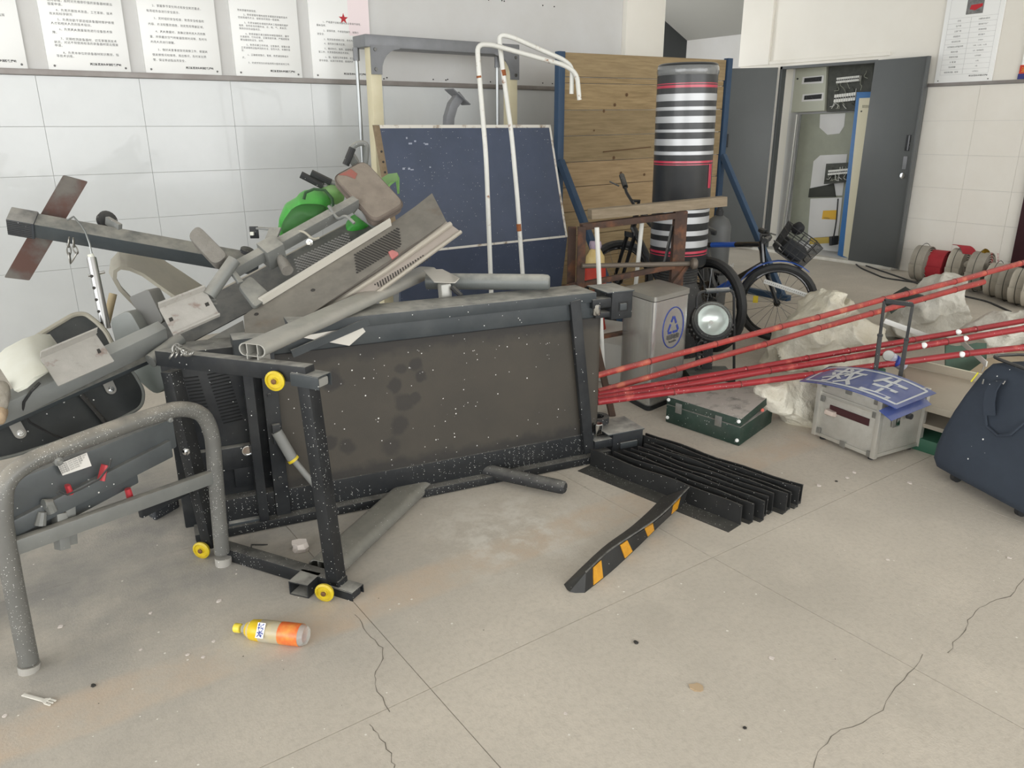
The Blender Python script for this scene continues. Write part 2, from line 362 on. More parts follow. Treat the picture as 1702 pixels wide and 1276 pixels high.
notice('wall notice third from the left, widely spaced lines 2 to 5', 1.241, 1.743, [
    (.42, .04, '2、掌握季节变化特点和安全防范重点，'), (.386, 0, '每周组务会进行安全提示。'), (.343, .04, '3、定时组织安全检查，熟悉安全检查的'), (.306, 0, '内容、方法和整改措施，划定危险等级区域。'), (.262, .04, '4、灭火救援时，准确记录内攻人员的数'),
    (.228, 0, '量、所佩戴的空气呼吸器使用时间等，及时与'), (.196, 0, '内攻人员进行提醒。'), (.149, .04, '5、做好灾害事故现场观察工作，根据灾'), (.116, 0, '情发展情况和现场、周边情况，及时发出预'), (.084, 0, '警，保证参战指战员安全。')])
notice('wall notice fourth from the left, smaller closely set text', 1.844, 2.337, [
    (.435, 0, '熟练掌握驾驶技能。'), (.408, .04, '2、熟练掌握车辆构造及车载固定装备的技术'), (.388, 0, '性能和操作方法，能够及时排除一般故障。'), (.356, .04, '3、负责车辆和车载固定灭火工程装备的维护'), (.336, 0, '保养，及时补充车辆的油、水、电、气、灭火剂，'), (.316, 0, '保持良好的战备状态。'),
    (.283, .04, '4、熟悉掌握交通法规和车辆管理规定，遵守'), (.263, 0, '交通规则，行车纪律，正确驾驶车辆，严格按照车'), (.243, 0, '辆油量超标出车、动车。'), (.211, .04, '5、熟悉车辆工作环境，注意事项，掌握水源'), (.191, 0, '正常道路和战备灭险的方法，指导人员、车辆的安'), (.173, 0, '全。'), (.145, .04, '6、正确使用警灯、警报，熟悉通信联络方'), (.125, 0, '式。'), (.092, .04, '7、完成领导交办的指挥和分配的其他工作。')], cs=.0155)
nt5 = notice('wall notice fifth from the left, behind the grey machine frame, with a red corner emblem', 2.425, 2.915, [
    (.40, .05, '1、严格遵守训练场器材及设备操作规程，'), (.375, 0, '服从指挥。'), (.34, .05, '2、谨慎驾驶，不得冒险操作，保障行'), (.315, 0, '驶安全。'), (.28, .05, '3、制定检修使用计划，责任负责制。'), (.25, .05, '4、填写执行情况记录。'), (.215, .05, '5、做好执行、保养、监督检查'), (.19, 0, '管工作，负责保管检修技术资料，'), (.155, .05, '6、联、临发生突发事故，应立'), (.13, 0, '即令排查，认真分析原因，提高防护')], cs=.0165)
MB().prism([V3(2.70+(.04 if i % 2 == 0 else .016)*math.sin(i*math.pi/5), 5.9842, 2.285+(.04 if i % 2 == 0 else .016)*math.cos(i*math.pi/5)) for i in range(10)], (0, -.0006, 0)).build('star_print', m_red, nt5, sm=False)
MB().b2((2.74, 5.9846, 2.17), (2.914, 5.985, 2.62)).build('pink_print', m_pink, nt5, sm=False)
# right wall notice with vehicle table
t = thing('wall_notice', 'equipment table notice with a small vehicle photo on the right wall', 'notice', (8.34, 4.03, 1.9))
MB().b2((8.326, 3.755, 1.905), (8.34, 4.3, 2.72)).build('panel', m_paper, t, bev=.001)
gl = MB(); y0, y1 = 4.255, 3.80
ROWS = [2.49-.0465*i for i in range(12)]
for z in ROWS+[2.66]: gl.b2((8.3252, y1, z-.0008), (8.326, y0, z+.0008))
for y in (y0, y1): gl.b2((8.3252, y-.0008, ROWS[-1]), (8.326, y+.0008, 2.66))
gl.b2((8.3252, 4.039, ROWS[-1]), (8.326, 4.041, 2.49)); gl.build('table_rules', mat('grey_rule', 'b7b7b7', .8), t, sm=False)
LT = ['品名', '生产商', '上装厂家', '底盘型号', '发动机功率', '长宽高及总质量参数', '核定人数', '泵额定流量', '水 罐 量', '泡沫液罐', '固定炮流量、射程']
RTX = ['水罐泡沫消防车', '重庆某汽车厂', '某消防装备', '豪沃重汽', '294kW', '10米、2.5米、3.6米', '6人（含驾驶员）', '60升每秒', '12吨', '3吨', '60米以上']
for i in range(11):
    z = ROWS[i]-.030
    MB().text(LT[i], .017, (8.326, 4.15, z), (0, -1, 0), (0, 0, 1), 'CENTER').build('text_line', m_ink, t, sm=False, fix=False); MB().text(RTX[i], .015, (8.326, 3.92, z), (0, -1, 0), (0, 0, 1), 'CENTER').build('text_line', m_ink, t, sm=False, fix=False)
MB().text(FOOT, .0145, (8.326, 3.80, 1.955), (0, -1, 0), (0, 0, 1), 'RIGHT', bold=.0004).build('text_line', m_ink, t, sm=False, fix=False)
ph = MB().b2((8.3245, 3.945, 2.515), (8.326, 4.10, 2.645)).build('vehicle_photo', mat('photo_grey', '8a8a88', .6, var='5c5c5c', vs=30), t, sm=False)
MB().prism([V3(8.324, 3.955, 2.60), V3(8.324, 4.06, 2.595), V3(8.324, 4.07, 2.56), V3(8.324, 4.02, 2.545), V3(8.324, 3.955, 2.575)], (-.0004, 0, 0)).build('photo_vehicle', m_red, ph, sm=False)
for y in (4.265, 3.79): MB().lathe([(.006, 0), (.005, .004)], (8.326, y, 1.925), (-1, 0, 0), 8).build('screw', m_screw, t)
t = thing('safety_sign', 'white sign with red and navy foot at the right edge above trim', 'sign', (8.34, 3.4, 1.9))
MB().b2((8.328, 3.0, 2.03), (8.34, 3.515, 2.6)).build('panel', m_paper, t); MB().b2((8.327, 3.0, 1.955), (8.34, 3.525, 2.03)).build('red_band', mat('sign_red', 'c9402c', .5), t); MB().b2((8.327, 3.0, 1.908), (8.34, 3.53, 1.955)).build('navy_band', mat('sign_navy', '33377a', .5), t)
MB().text('消防', .05, (8.327, 3.51, 1.97), (0, -1, 0), (0, 0, 1)).build('lettering', mat('sign_yellow', 'e8b53a', .5), t, sm=False, fix=False)
d = tag(MB().b2((8.30, 2.35, 0), (8.36, 3.262, 2.1)).build('door_1', mat('maroon_door', '3b1a22', .5, var='301219', vs=12), bev=.004), kind='structure')
# ================================================================ treadmill lying on its side
m_tblk = mat('treadmill_black_steel', '1c1e21', .45, var='24272a', vs=14, dust=.75, dcol='b4b2aa', speck=.10, ssc=55, spec=.3)
m_tblk2 = mat('treadmill_speckled_steel', '1a1c1e', .48, var='232527', vs=14, dust=.5, dcol='8f8d86', speck=.45, ssc=85, spec=.3)
m_tgry = mat('treadmill_grey_steel', '3d4245', .42, var='363b3e', vs=9, dust=.8, dcol='bdbbb3', speck=.05, ssc=50, spec=.3)
m_belt = mat('treadmill_belt', '443f37', .62, var='38352f', vs=3.2, speck=.10, ssc=42, bump=.15, bsc=200)
m_chrome = mat('chrome', 'd9dbdc', .12, 1); m_yel = mat('yellow_plastic', 'd8c127', .45, var='c0a61c', vs=30, dust=.15)
m_alu = mat('dusty_grey_upright_paint', 'a2a29c', .38, .3, var='acaaa3', vs=6, dust=.7, dcol='c6c3ba')
m_rub = mat('black_rubber', '232426', .75, var='2c2d2e', vs=20, dust=.3, speck=.15, ssc=80)
def stain_belt(m, spots):
    nt = m.node_tree; N = nt.nodes; L = nt.links; b = N['Principled BSDF']; src = b.inputs['Base Color'].links[0].from_socket; g = N.new('ShaderNodeNewGeometry')
    nz = N.new('ShaderNodeTexNoise'); nz.inputs['Scale'].default_value = 16; nz.inputs['Detail'].default_value = 5; L.new(g.outputs['Position'], nz.inputs['Vector'])
    acc = None
    def math_(op, a, c):
        x = N.new('ShaderNodeMath'); x.operation = op
        for i, q in ((0, a), (1, c)):
            if hasattr(q, 'links'): L.new(q, x.inputs[i])
            else: x.inputs[i].default_value = q
        return x.outputs[0]
    wob = math_('MULTIPLY', math_('SUBTRACT', nz.outputs['Fac'], .5), .06)
    def rng(v, a, c):
        r = N.new('ShaderNodeMapRange'); r.inputs['From Min'].default_value = a; r.inputs['From Max'].default_value = c; r.clamp = True; L.new(v, r.inputs['Value']); return r.outputs[0]
    for p, r, k in spots:
        d = N.new('ShaderNodeVectorMath'); d.operation = 'DISTANCE'; L.new(g.outputs['Position'], d.inputs[0]); d.inputs[1].default_value = p
        f = math_('MULTIPLY', rng(math_('ADD', d.outputs['Value'], wob), r, r*.6), k); acc = f if acc is None else math_('MAXIMUM', acc, f)
    sp = N.new('ShaderNodeSeparateXYZ'); L.new(g.outputs['Position'], sp.inputs[0]); zz = math_('ADD', sp.outputs[2], math_('MULTIPLY', wob, 1.3))
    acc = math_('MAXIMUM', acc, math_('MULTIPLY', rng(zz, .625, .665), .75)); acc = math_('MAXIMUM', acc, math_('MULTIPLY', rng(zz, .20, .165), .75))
    x = N.new('ShaderNodeMix'); x.data_type = 'RGBA'; L.new(acc, x.inputs[0]); L.new(src, x.inputs[6]); x.inputs[7].default_value = lin('242322'); L.new(x.outputs[2], b.inputs['Base Color'])
tA, tB = G(1045, 752), G(380, 885); tu = (tA-tB).normalized(); tn = V3(tu.y, -tu.x, 0)
def TM(s, z, d=0): return tB+tu*s+tn*d+ZZ*z
AXT = (tu, tn, ZZ)
def tb(mb, s0, s1, z0, z1, d0, d1): return mb.box(TM((s0+s1)/2, (z0+z1)/2, (d0+d1)/2), (s1-s0, abs(d1-d0), z1-z0), AXT)
T = thing('treadmill', 'dark grey treadmill lying on its side with its underside towards the camera', 'treadmill', TM(.8, 0))
tb(MB(), .30, 1.62, .768, .812, -.17, .02).build('side_rail', m_tgry, T, bev=.004)
tb(MB(), .10, 1.64, .694, .768, -.10, .006).build('rail_web', m_tgry, T, bev=.003)
tb(MB(), .10, 1.64, .694, .6965, .006, .010).build('rail_lip', mat('black_gap', '141516', .7), T)
tb(MB(), -.12, 1.64, .004, .04, -.12, .045).build('side_rail', m_tblk2, T, bev=.004)
tb(MB(), -.10, 1.64, .04, .14, -.10, .004).build('rail_web', m_tblk2, T, bev=.003)
# belt: a flat loop round the rear roller
R_ = [[TM(.215, z, -.004), TM(1.0, z, -.002), TM(1.64, z, -.004)]+[TM(1.64+.034*math.sin(a), z, -.038+.034*math.cos(a)) for a in [math.pi*k/8 for k in range(1, 9)]]+[TM(1.0, z, -.075), TM(.215, z, -.075)] for z in (.125, .25, .4, .55, .70)]
MB().sheet(R_, .003).build('belt', m_belt, T, ang=60)
stain_belt(m_belt, [(VP(x, y, tA, tB), r, k) for x, y, r, k in ((551, 633, .05, .8), (546, 736, .035, .7), (578, 742, .04, .6), (668, 612, .03, .6), (655, 640, .035, .7), (690, 606, .035, .7), (700, 625, .03, .7), (672, 668, .045, .6), (664, 705, .05, .6), (650, 745, .05, .5), (690, 660, .03, .6))])
tb(MB(), .22, 1.60, .06, .76, -.062, -.045).build('deck_board', mat('deck_mdf', '4a3d31', .8), T)
MB().lathe([(.027, 0), (.03, .004), (.03, .64), (.027, .644)], TM(1.64, .09, -.038), ZZ, 18).build('rear_roller', m_chrome, T)
for z in (.710, .140): MB().lathe([(.021, 0), (.023, .003), (.023, .044), (.020, .048)], TM(1.622 if z > .5 else 1.655, z, .012), ZZ, 18).build('roller_hub', m_chrome, T)
MB().bar(TM(1.512, .785, .012), TM(1.608, .05, .012), .05, .025, tn).build('cross_bar', m_tblk, T, bev=.003)
MB().bar(TM(.212, .71, .0), TM(.212, .035, .0), .055, .035, tn).build('cross_bar', m_tblk, T, bev=.003)
MB().bar(TM(.135, .70, .018), TM(.135, .03, .018), .035, .05, tn).build('cross_bar', m_tblk, T, bev=.003)
# motor bay
tb(MB(), -.15, .21, .03, .73, -.2, -.045).build('motor_pan', m_tblk, T, bev=.006)
v = MB()
for k in range(16):
    z = .638-.0132*k; s0 = .0+k*.0022
    v.box(TM(s0+.037, z, -.0435), (.072, .004, .0042), (tu*.985+ZZ*.10, tn, ZZ*.985-tu*.10))
v.build('vent_slots', mat('vent_black', '0e0f10', .8), T)
v = MB()
for k in range(12):
    z = .632-.0135*k; v.box(TM(-.055+k*.002, z, -.0435), (.05, .004, .004), AXT)
v.build('vent_slots', MATS['vent_black'], T)
tb(MB(), -.12, .125, .255, .345, -.045, -.012).build('motor_bracket', m_tblk, T, bev=.004)
MB().lathe([(.021, 0), (.021, .006), (.0175, .0065), (.0172, .002)], TM(.107, .325, -.0115), tn, 20).build('chrome_ring', m_chrome, T)
tb(MB(), .005, .14, .036, .05, -.02, .03).build('floor_lip', m_tgry, T, bev=.002)
tb(MB(), .05, .125, .17, .255, -.045, -.03).build('cover_plate', m_tblk, T, bev=.003)
for s, z in ((.205, .545), (.212, .20)): MB().lathe([(.008, 0), (.007, .005), (0.001, .005)], TM(s, z, .02), tn, 8).build('bolt', m_tblk, T)
# rear foot housings
def foot(z0, s0, s1):
    o = tb(MB(), s0+.065, s1, z0, z0+.125, -.12, .035).build('rear_foot', m_tblk, T, bev=.008)
    tb(MB(), s0+.03, s1-.004, z0+.125, z0+.131, -.13, .05).build('foot_plate', m_tgry, o, bev=.002)
    tb(MB(), s0+.10, s1-.025, z0+.035, z0+.078, .03, .0365).build('foot_slot', MATS['black_gap'], o)
    tb(MB(), s0+.105, s1-.035, z0+.042, z0+.072, .03, .042).build('foot_insert', m_tgry, o, bev=.003)
    tb(MB(), s0-.03, s0+.07, z0+.058, z0+.10, -.03, .03).build('adjuster', m_tblk, o, bev=.006)
    tb(MB(), s0-.01, s0+.07, z0+.012, z0+.036, -.03, .025).build('tension_bolt', m_tblk, o, bev=.004)
    return o
foot(.682, 1.625, 1.80); foot(.006, 1.66, 1.895)
MB().lathe([(.055, 0), (.055, .03), (.03, .03), (.03, 0)], TM(1.72, .145, -.10), ZZ, 20, cap=False).build('transport_wheel', m_rub, T)
# base frame: rectangle standing across the machine
cC, dD = G(575, 985), G(335, 912); bw = (cC-dD).normalized()
def BF(t, z, e=0): return dD+bw*t+ZZ*z+V3(-bw.y, bw.x, 0)*e
def bbar(a, b, w_, h_, name, m): return MB().bar(a, b, w_, h_, V3(-bw.y, bw.x, 0)).build(name, m, T, bev=.004)
bf = MB().bar(BF(-.06, .745), BF(.60, .772), .055, .045, V3(-bw.y, bw.x, 0)).build('base_frame_bar', m_tblk, T, bev=.004)
bbar(BF(.10, .028), BF(.66, .028), .05, .05, 'base_frame_bar', m_tblk2)
bbar(BF(.585, .755), BF(.632, .03), .048, .05, 'base_frame_post', m_tblk2)
bbar(BF(-.02, .70), BF(.06, .03), .05, .05, 'base_frame_post', m_tblk2)
for t_, z_ in ((.60, .775), (.665, .03)):
    c = MB(); cc = BF(t_, z_); ax = (bw, V3(-bw.y, bw.x, 0), ZZ)
    c.box(cc+bw*.0, (.11, .06, .004), (bw, ax[1], ZZ)).box(cc+bw*0-ax[1]*.03-ZZ*.02, (.11, .004, .04), ax).box(cc+bw*0+ax[1]*.03-ZZ*.02, (.11, .004, .04), ax)
    c.build('corner_bracket', m_tgry if z_ > .5 else m_tblk, T, bev=.001)
    MB().box(cc+bw*.022-ZZ*.022, (.055, .05, .03), ax).build('rubber_pad', mat('grey_rubber_pad', '8a8984', .8, dust=.4) if z_ > .5 else m_rub, T, bev=.008)
for px in ((470, 627, .52), (541, 978, .575), (337, 908, -.0)):
    p = VP(px[0], px[1], cC, dD); nr = (CAM-p); nr.z = 0; e = V3(bw.y, -bw.x, 0)
    if e.dot(nr) < 0: e = -e
    p = p+e*.03
    if px[1] > 800: p = G(px[0], px[1]+4, .034)
    ax = (e*.75+bw*.2-V3(0, 0, 0)).normalized()
    wl = MB().lathe([(.012, 0), (.030, 0), (.033, .006), (.033, .012), (.026, .016), (.024, .010), (.012, .010), (.010, .016), (.001, .016)], p, ax, 20).build('levelling_wheel', m_yel, T)
    MB().lathe([(.009, .008), (.009, .02), (.004, .022)], p, ax, 8).build('wheel_bolt', mat('rusty_bolt', '7a5a3a', .7, .5), wl)
MB().lathe([(.02, 0), (.02, .2)], BF(.40, .70, .0)-ZZ*.01, bw, 6).build('base_shim', m_tgry, T) if False else None
# uprights: twin-lobed profile, one up, one along the floor, with hand rails
du = V3(.825, .565, .0)
def upright(o0, L_, z0, m, zslope=0.0, rsc=1.0):
    d = (du+ZZ*zslope).normalized(); sd = V3(du.y, -du.x, 0); u2 = ZZ; n = 9; prof = []
    w_, h_, r = .046*rsc, .032*rsc, .032*rsc
    for k in range(n): a = -math.pi/2+math.pi*k/(n-1); prof.append((w_+r*math.cos(a), r*math.sin(a)))
    for k in range(n): a = math.pi/2+math.pi*k/(n-1); prof.append((-w_+r*math.cos(a), r*math.sin(a)))
    o0 = Vector(o0)
    def ring(t, k): return [o0+d*t+sd*(x*k)+u2*(y*k) for x, y in prof]
    b = MB(); n2 = len(prof); R1, R2, R3, R4 = ring(0, 1), ring(L_, 1), ring(0, .9), ring(.25, .9)
    b.loft([R4, R3, R1, R2], cap=True)
    o = b.build('upright', m, T, ang=50)
    w = MB()
    for x in (-.032*rsc, .03*rsc): w.bar(o0+sd*x+d*.002, o0+sd*x+d*.25, .004, .058*rsc, ZZ)
    w.build('inner_web', m, o)
    w = MB()
    for x in (-.032*rsc, .03*rsc): w.bar(o0+sd*x-ZZ*.05+d*.0, o0+sd*x+d*.06-ZZ*.05, .004, .075)
    w.build('upright_socket', m, o)
    return o
ou = V3(.70, 2.42, .822)
upright(ou, 1.28, 0, m_alu, .03, .66)
m_tblk3 = mat('dusty_floor_upright', '77766f', .6, var='6a6963', vs=20, dust=.5, dcol='8f8c82', speck=.25, ssc=90)
upright(V3(.83, 2.30, .03), 1.05, 0, m_tblk3, 0, .85)
q_ = G(506, 984); MB().hbar(q_-du*.03+ZZ*.028, q_+du*.05+ZZ*.028, .075, .05, .004).build('upright_socket', m_tblk, T)
def rail(p, q, r, m):
    p, q = Vector(p), Vector(q); d = (q-p).normalized()
    return MB().tube([p, p+d*.05, q-d*.03, q-d*.008, q], [r, r, r, r*.92, r*.7], 16).build('hand_rail', m, T, ang=50)
rail((1.66, 2.98, .85), (2.075, 2.62, .853), .036, mat('dusty_hand_rail', '6d716f', .45, .2, dust=.9, dcol='b9b8b0', speck=.1))
rail((1.68, 2.70, .045), (1.90, 2.275, .045), .03, m_rub)
br = [[G(705+40*t+12*k, 449+6*k+(0 if t < .6 else (t-.6)*45), .90-.01*t) for k in (0, 1)] for t in (0, .3, .6, .8, 1)]
MB().sheet([[D(x, y, F) for x, y, F in r] for r in (((703, 448, 3.34), (722, 468, 3.22)), ((735, 447, 3.34), (748, 469, 3.22)), ((747, 453, 3.34), (756, 469, 3.22)), ((764, 462, 3.34), (762, 463, 3.24)))], .004).build('console_bracket', mat('pale_dusty_sheet', 'bdb9b0', .5, .2, dust=.4, dcol='cfccc4'), T, ang=60)
MB().bar(D(738, 470, 3.3), D(745, 545, 3.3), .055, .05, tu).build('console_post', m_alu, T, bev=.012)
MB().tube([D(752, 478, 3.28), D(765, 490, 3.26), D(768, 520, 3.28)], .012, 8).build('console_post_rib', m_rub, T)
# gas strut
sa, sb = TM(.216, .40, .03), TM(.262, .285, .045); sc = TM(.352, .135, .075)
g = MB().tube([sa, sb], .021, 14).build('gas_strut', mat('strut_grey', '7b7c79', .5, dust=.4), T)
MB().tube([sb, sc], .012, 12).build('strut_rod', MATS['strut_grey'], g); MB().tube([sb, sb+(sc-sb)*.06], .023, 14).build('strut_collar', m_yel, g)
MB().tube([sc, sc+(sc-sb)*.08], .016, 12).build('strut_end', m_rub, g); MB().bar(sa+ZZ*.03, sa-ZZ*.05, .03, .02, tn).build('strut_mount', m_tblk, g, bev=.003)
MB().prism([TM(.33, .76, .03), TM(.52, .70, .02), TM(.62, .765, .0), TM(.60, .80, .0), TM(.48, .765, .01)], tn*-.004).build('torn_sheet', MATS['pale_dusty_sheet'], T)
MB().bar(TM(.30, .70, .04), TM(.60, .79, .02), .03, .008, tn).build('folded_edge', m_tgry, T)
MB().tube([G(445, 905), G(418, 905, .01), G(415, 925, .02), G(417, 932, .0)], .003, 6).build('loose_wire', m_rub, T)
# ================================================================ heap of dismantled gym machines
def plane3(a, b, c):
    a, b, c = D(*a), D(*b), D(*c); n = (b-a).cross(c-a).normalized()
    if n.dot(CAM-a) < 0: n = -n
    return a, n
def ppoly(pts, pl): return [PLN(x, y, pl[0], pl[1]) for x, y in pts]
def pslab(pts, pl, t): return MB().prism(ppoly(pts, pl), -pl[1]*t)
def rpoly(P, r, n=4):            # round the corners of a closed polygon
    P = [Vector(p) for p in P]; out = []; m = len(P)
    for i in range(m):
        a, b, c = P[i-1], P[i], P[(i+1) % m]; u = a-b; v = c-b; q = min(r, u.length*.45, v.length*.45); p0 = b+u.normalized()*q; p1 = b+v.normalized()*q
        for k in range(n+1): t = k/n; out.append(p0*(1-t)**2+b*2*t*(1-t)+p1*t*t)
    return out
def dbox(c, ax, ay, sx, sy, sz): # box by centre, two in-plane axes
    ax = ax.normalized(); n = ax.cross(ay).normalized(); ay = n.cross(ax); return MB().box(c, (sx, sy, sz), (ax, ay, n))
m_gst = mat('grey_gym_steel', '7a7c79', .45, .1, var='6c6e6c', vs=8, dust=.75, dcol='b3b0a6', speck=.06, ssc=90)
m_gdk = mat('dark_gym_steel', '454c50', .4, .1, var='3b4145', vs=7, dust=.8, dcol='aaa79d', rust=.0)
m_gru = mat('rusty_foot_plate', '6b6660', .65, .1, var='575350', vs=7, rust=.75, rsc=7, rcol='5a4038', dust=.2)
m_pad = mat('dusty_foam_pad', '7d7a74', .85, var='6e6a64', vs=26, bump=.8, bsc=120, dust=.35, dcol='a9a59b')
m_seat = mat('dusty_brown_seat', '7d7268', .8, var='6b6058', vs=12, bump=.3, bsc=90, dust=.5, dcol='a29a8c', speck=.12, ssc=100, scol='b9b2a6')
m_cream = mat('dusty_cream_shell', 'a9a596', .55, var='9a968a', vs=6, dust=.5, dcol='b9b2a2')
m_plas = mat('grey_plastic_shell', '7e827f', .45, var='747875', vs=8, dust=.5, dcol='a7a59b')
m_blk = mat('black_plastic_shell', '34383a', .5, var='2b2f31', vs=6, dust=.35, dcol='6f706c', speck=.06, ssc=40)
m_wht = mat('white_plastic_cover', 'dfe0d6', .35, var='d6d6c8', vs=5, dust=.25, dcol='c9c6b4')
m_pl = mat('chalky_steel_plate', 'b5b2ac', .7, .05, var='a5a29c', vs=14, rust=.12, rsc=14, rcol='8f8078', bump=.3, bsc=60)
# --- grey tubular hoop frame with steel pan
hL, hR = G(45, 1115), G(370, 938); hu = (hR-hL).normalized(); hn = V3(hu.y, -hu.x, 0)
def HP(x, y, d=0): return VP(x, y, hL, hR)+hn*d
m_hoop = mat('grey_frame_paint', '6f6f6b', .42, .1, var='62625f', vs=9, dust=.7, dcol='b0a99c', speck=.75, ssc=110)
H_ = thing('gym_machine_base', 'grey tubular hoop frame with a steel pan, standing at the far left', 'gym machine', hL)
pth = [HP(48, 1100), HP(20, 960), HP(2, 860), HP(6, 800), HP(45, 768), HP(120, 738), HP(230, 698), HP(300, 677), HP(338, 686), HP(353, 720), HP(358, 790), HP(369, 918)]
MB().tube(fillet(pth, .06, 4), .0265, 16).build('hoop_tube', m_hoop, H_, ang=60)
MB().bar(HP(14, 912), HP(352, 792), .03, .045).build('cross_rail', m_gst, H_, bev=.004)
for px in ((48, 1103), (371, 925)):
    p = HP(*px); q = HP(px[0]+1, px[1]+13); MB().tube([p, q], [.03, .029], 12).build('plastic_foot', mat('worn_grey_foot', 'a09d96', .7, speck=.3, ssc=60), H_)
def HB(mb, x0, x1, d0, d1, za0, za1, zb0, zb1):
    A = [hL+hu*x0+hn*d0, hL+hu*x1+hn*d0, hL+hu*x1+hn*d1, hL+hu*x0+hn*d1]; zz = [(za0, za1), (zb0, zb1), (zb0, zb1), (za0, za1)]
    return mb.loft([[a+ZZ*z[0] for a, z in zip(A, zz)], [a+ZZ*z[1] for a, z in zip(A, zz)]])
m_pan = mat('grey_steel_pan', '555a5c', .42, .15, var='4c5052', vs=10, dust=.45, dcol='9d9b94', speck=.05, ssc=40)
HB(MB(), .03, .60, -.13, -.04, .44, .56, .48, .585).build('pan', m_pan, H_, bev=.008)
HB(MB(), .02, .57, -.12, -.022, .40, .45, .46, .52).build('pan_ledge', m_pan, H_, bev=.006)
HB(MB(), .06, .46, -.12, -.06, .35, .41, .40, .46).build('motor_box', m_pan, H_, bev=.006)
pl = (hL-hn*.021, hn)
def on_pan(x, y, d=.0): return PLN(x, y, hL+hn*(-.02+d), hn)
lb = MB().prism([on_pan(*p) for p in ((95, 772), (144, 752), (152, 774), (104, 790))], hn*.001).build('rating_label', mat('rating_label_white', 'dedcd6', .6), H_, sm=False)
la = MB(); ux = (on_pan(144, 752)-on_pan(95, 772)).normalized(); uy = ux.cross(hn).normalized(); uy = uy if uy.z > 0 else -uy
for k in range(5): la.text('额定电压 220V 50Hz 功率 1500W'[:22-k*2], .0062, on_pan(97+k*1.4, 775+k*3.1, .0015), ux, uy)
la.text('MOTORIZED TREADMILL', .006, on_pan(106, 766.5, .0015), ux, uy); la.build('label_print', m_ink, lb, sm=False, fix=False)
m_rplas = mat('red_plastic', 'b5343c', .5, dust=.15)
MB().tube([on_pan(174, 772, .01), on_pan(168, 798, .012)], [.014, .016], 8, sq=.5).build('safety_clip', m_rplas, H_)
MB().tube([on_pan(112, 806, .012), on_pan(117, 820, .012)], [.012, .013], 8, sq=.6).build('red_knob', m_rplas, H_)
MB().tube([on_pan(212, 812, -.02), on_pan(216, 826, -.02)], [.01, .011], 8).build('red_knob', m_rplas, H_)
MB().tube([on_pan(185, 762, .02), on_pan(182, 775, .025), on_pan(165, 796, .03), on_pan(135, 812, .03), on_pan(112, 822, .03), on_pan(98, 816, .03), on_pan(94, 821, .03)], .003, 6).build('lanyard', m_rub, H_)
for px, d_, r in (((308, 750), .0, .012), ((95, 766), .035, .014), ((281, 697), .03, .009)): MB().lathe([(r, 0), (r*.95, .01), (r*.5, .012), (.4*r, .018)], on_pan(px[0], px[1], d_), hn, 8).build('bolt', m_chrome if r == .012 else m_gst, H_)
MB().tube([on_pan(72, 838, .0), on_pan(80, 836, .0), on_pan(86, 850, .0)], .016, 10).build('clamp', m_gst, H_); MB().tube([on_pan(70, 850, .0), on_pan(66, 872, .0)], [.012, .017], 10).build('clamp_handle', m_gst, H_)
MB().tube([on_pan(12, 865, -.03), on_pan(30, 872, -.02), on_pan(55, 862, -.02)], .006, 6).build('cable', m_rub, H_)
MB().bar(on_pan(98, 852, -.02), on_pan(104, 912, -.0), .04, .03, hu).build('floor_bracket', m_gst, H_, bev=.003); MB().bar(on_pan(116, 838, -.02), on_pan(120, 905, 0), .008, .03, hu).build('floor_bracket', m_gst, H_, bev=.002)
MB().prism(rpoly([G(232, 845, .0), G(258, 866), G(300, 842), G(272, 822)], .015), ZZ*.045).build('rubber_block', mat('speckled_rubber', '33363a', .7, speck=.6, ssc=60), H_, bev=.006)
MB().bar(on_pan(232, 850, -.12), on_pan(330, 800, -.14), .02, .05).build('rear_rail', m_tblk, H_, bev=.004)
# --- long grey bench with chalky plates and dark pad
B_ = thing('weight_bench', 'grey gym bench beam with chalky steel plates and dark pad tilted over hoop', 'gym bench', D(130, 780, 2.55))
be_ = D(272, 553, 2.78); bs_ = D(-25, 694, 2.30); bs_ = bs_+(bs_-be_)*.55; q_ = V3(bs_.x+.03, bs_.y, 0)
MB().bar(bs_+V3(.03, 0, -.03), q_, .05, .05).build('leg', m_gst, B_, bev=.003); MB().bar(q_+V3(-.12, .2, .02), q_+V3(.12, -.2, .02), .05, .04).build('foot_bar', m_gst, B_, bev=.003)
MB().bar(bs_, be_, .05, .088, V3(-.35, -.55, .75)).build('beam', mat('pale_grey_beam', '9b9e9c', .4, .15, var='8f9290', vs=7, dust=.4, dcol='b0aea6'), B_, bev=.005)
MB().bar(D(-25, 712, 2.31), D(250, 592, 2.77), .05, .02, V3(-.35, -.55, .75)).build('beam_lip', m_gdk, B_, bev=.003)
MB().tube([D(250, 600, 2.68), D(300, 563, 2.8)], .026, 12).build('pivot_tube', m_gst, B_)
p1 = plane3((67, 596, 2.42), (160, 556, 2.6), (97, 641, 2.36)); o = MB().prism(rpoly(ppoly([(67, 596), (160, 556), (190, 600), (97, 641)], p1), .004), -p1[1]*.004).build('foot_plate', m_pl, B_)
q = ppoly([(67, 596), (160, 556), (161, 553), (66.5, 593)], p1); MB().prism(q, p1[1]*.03).build('plate_flange', m_pl, o)
MB().prism(ppoly([(160.5, 580.5), (165, 579), (168.5, 585), (163.5, 587.5)], (p1[0]+p1[1]*.0008, p1[1])), -p1[1]*.004).build('square_hole', m_dark, o)
p2 = plane3((265, 513, 2.74), (341, 483, 2.86), (288, 557, 2.66)); o = MB().prism(rpoly(ppoly([(264.6, 513), (341.5, 483), (365, 523), (288, 557)], p2), .004), -p2[1]*.004).build('foot_plate', m_pl, B_)
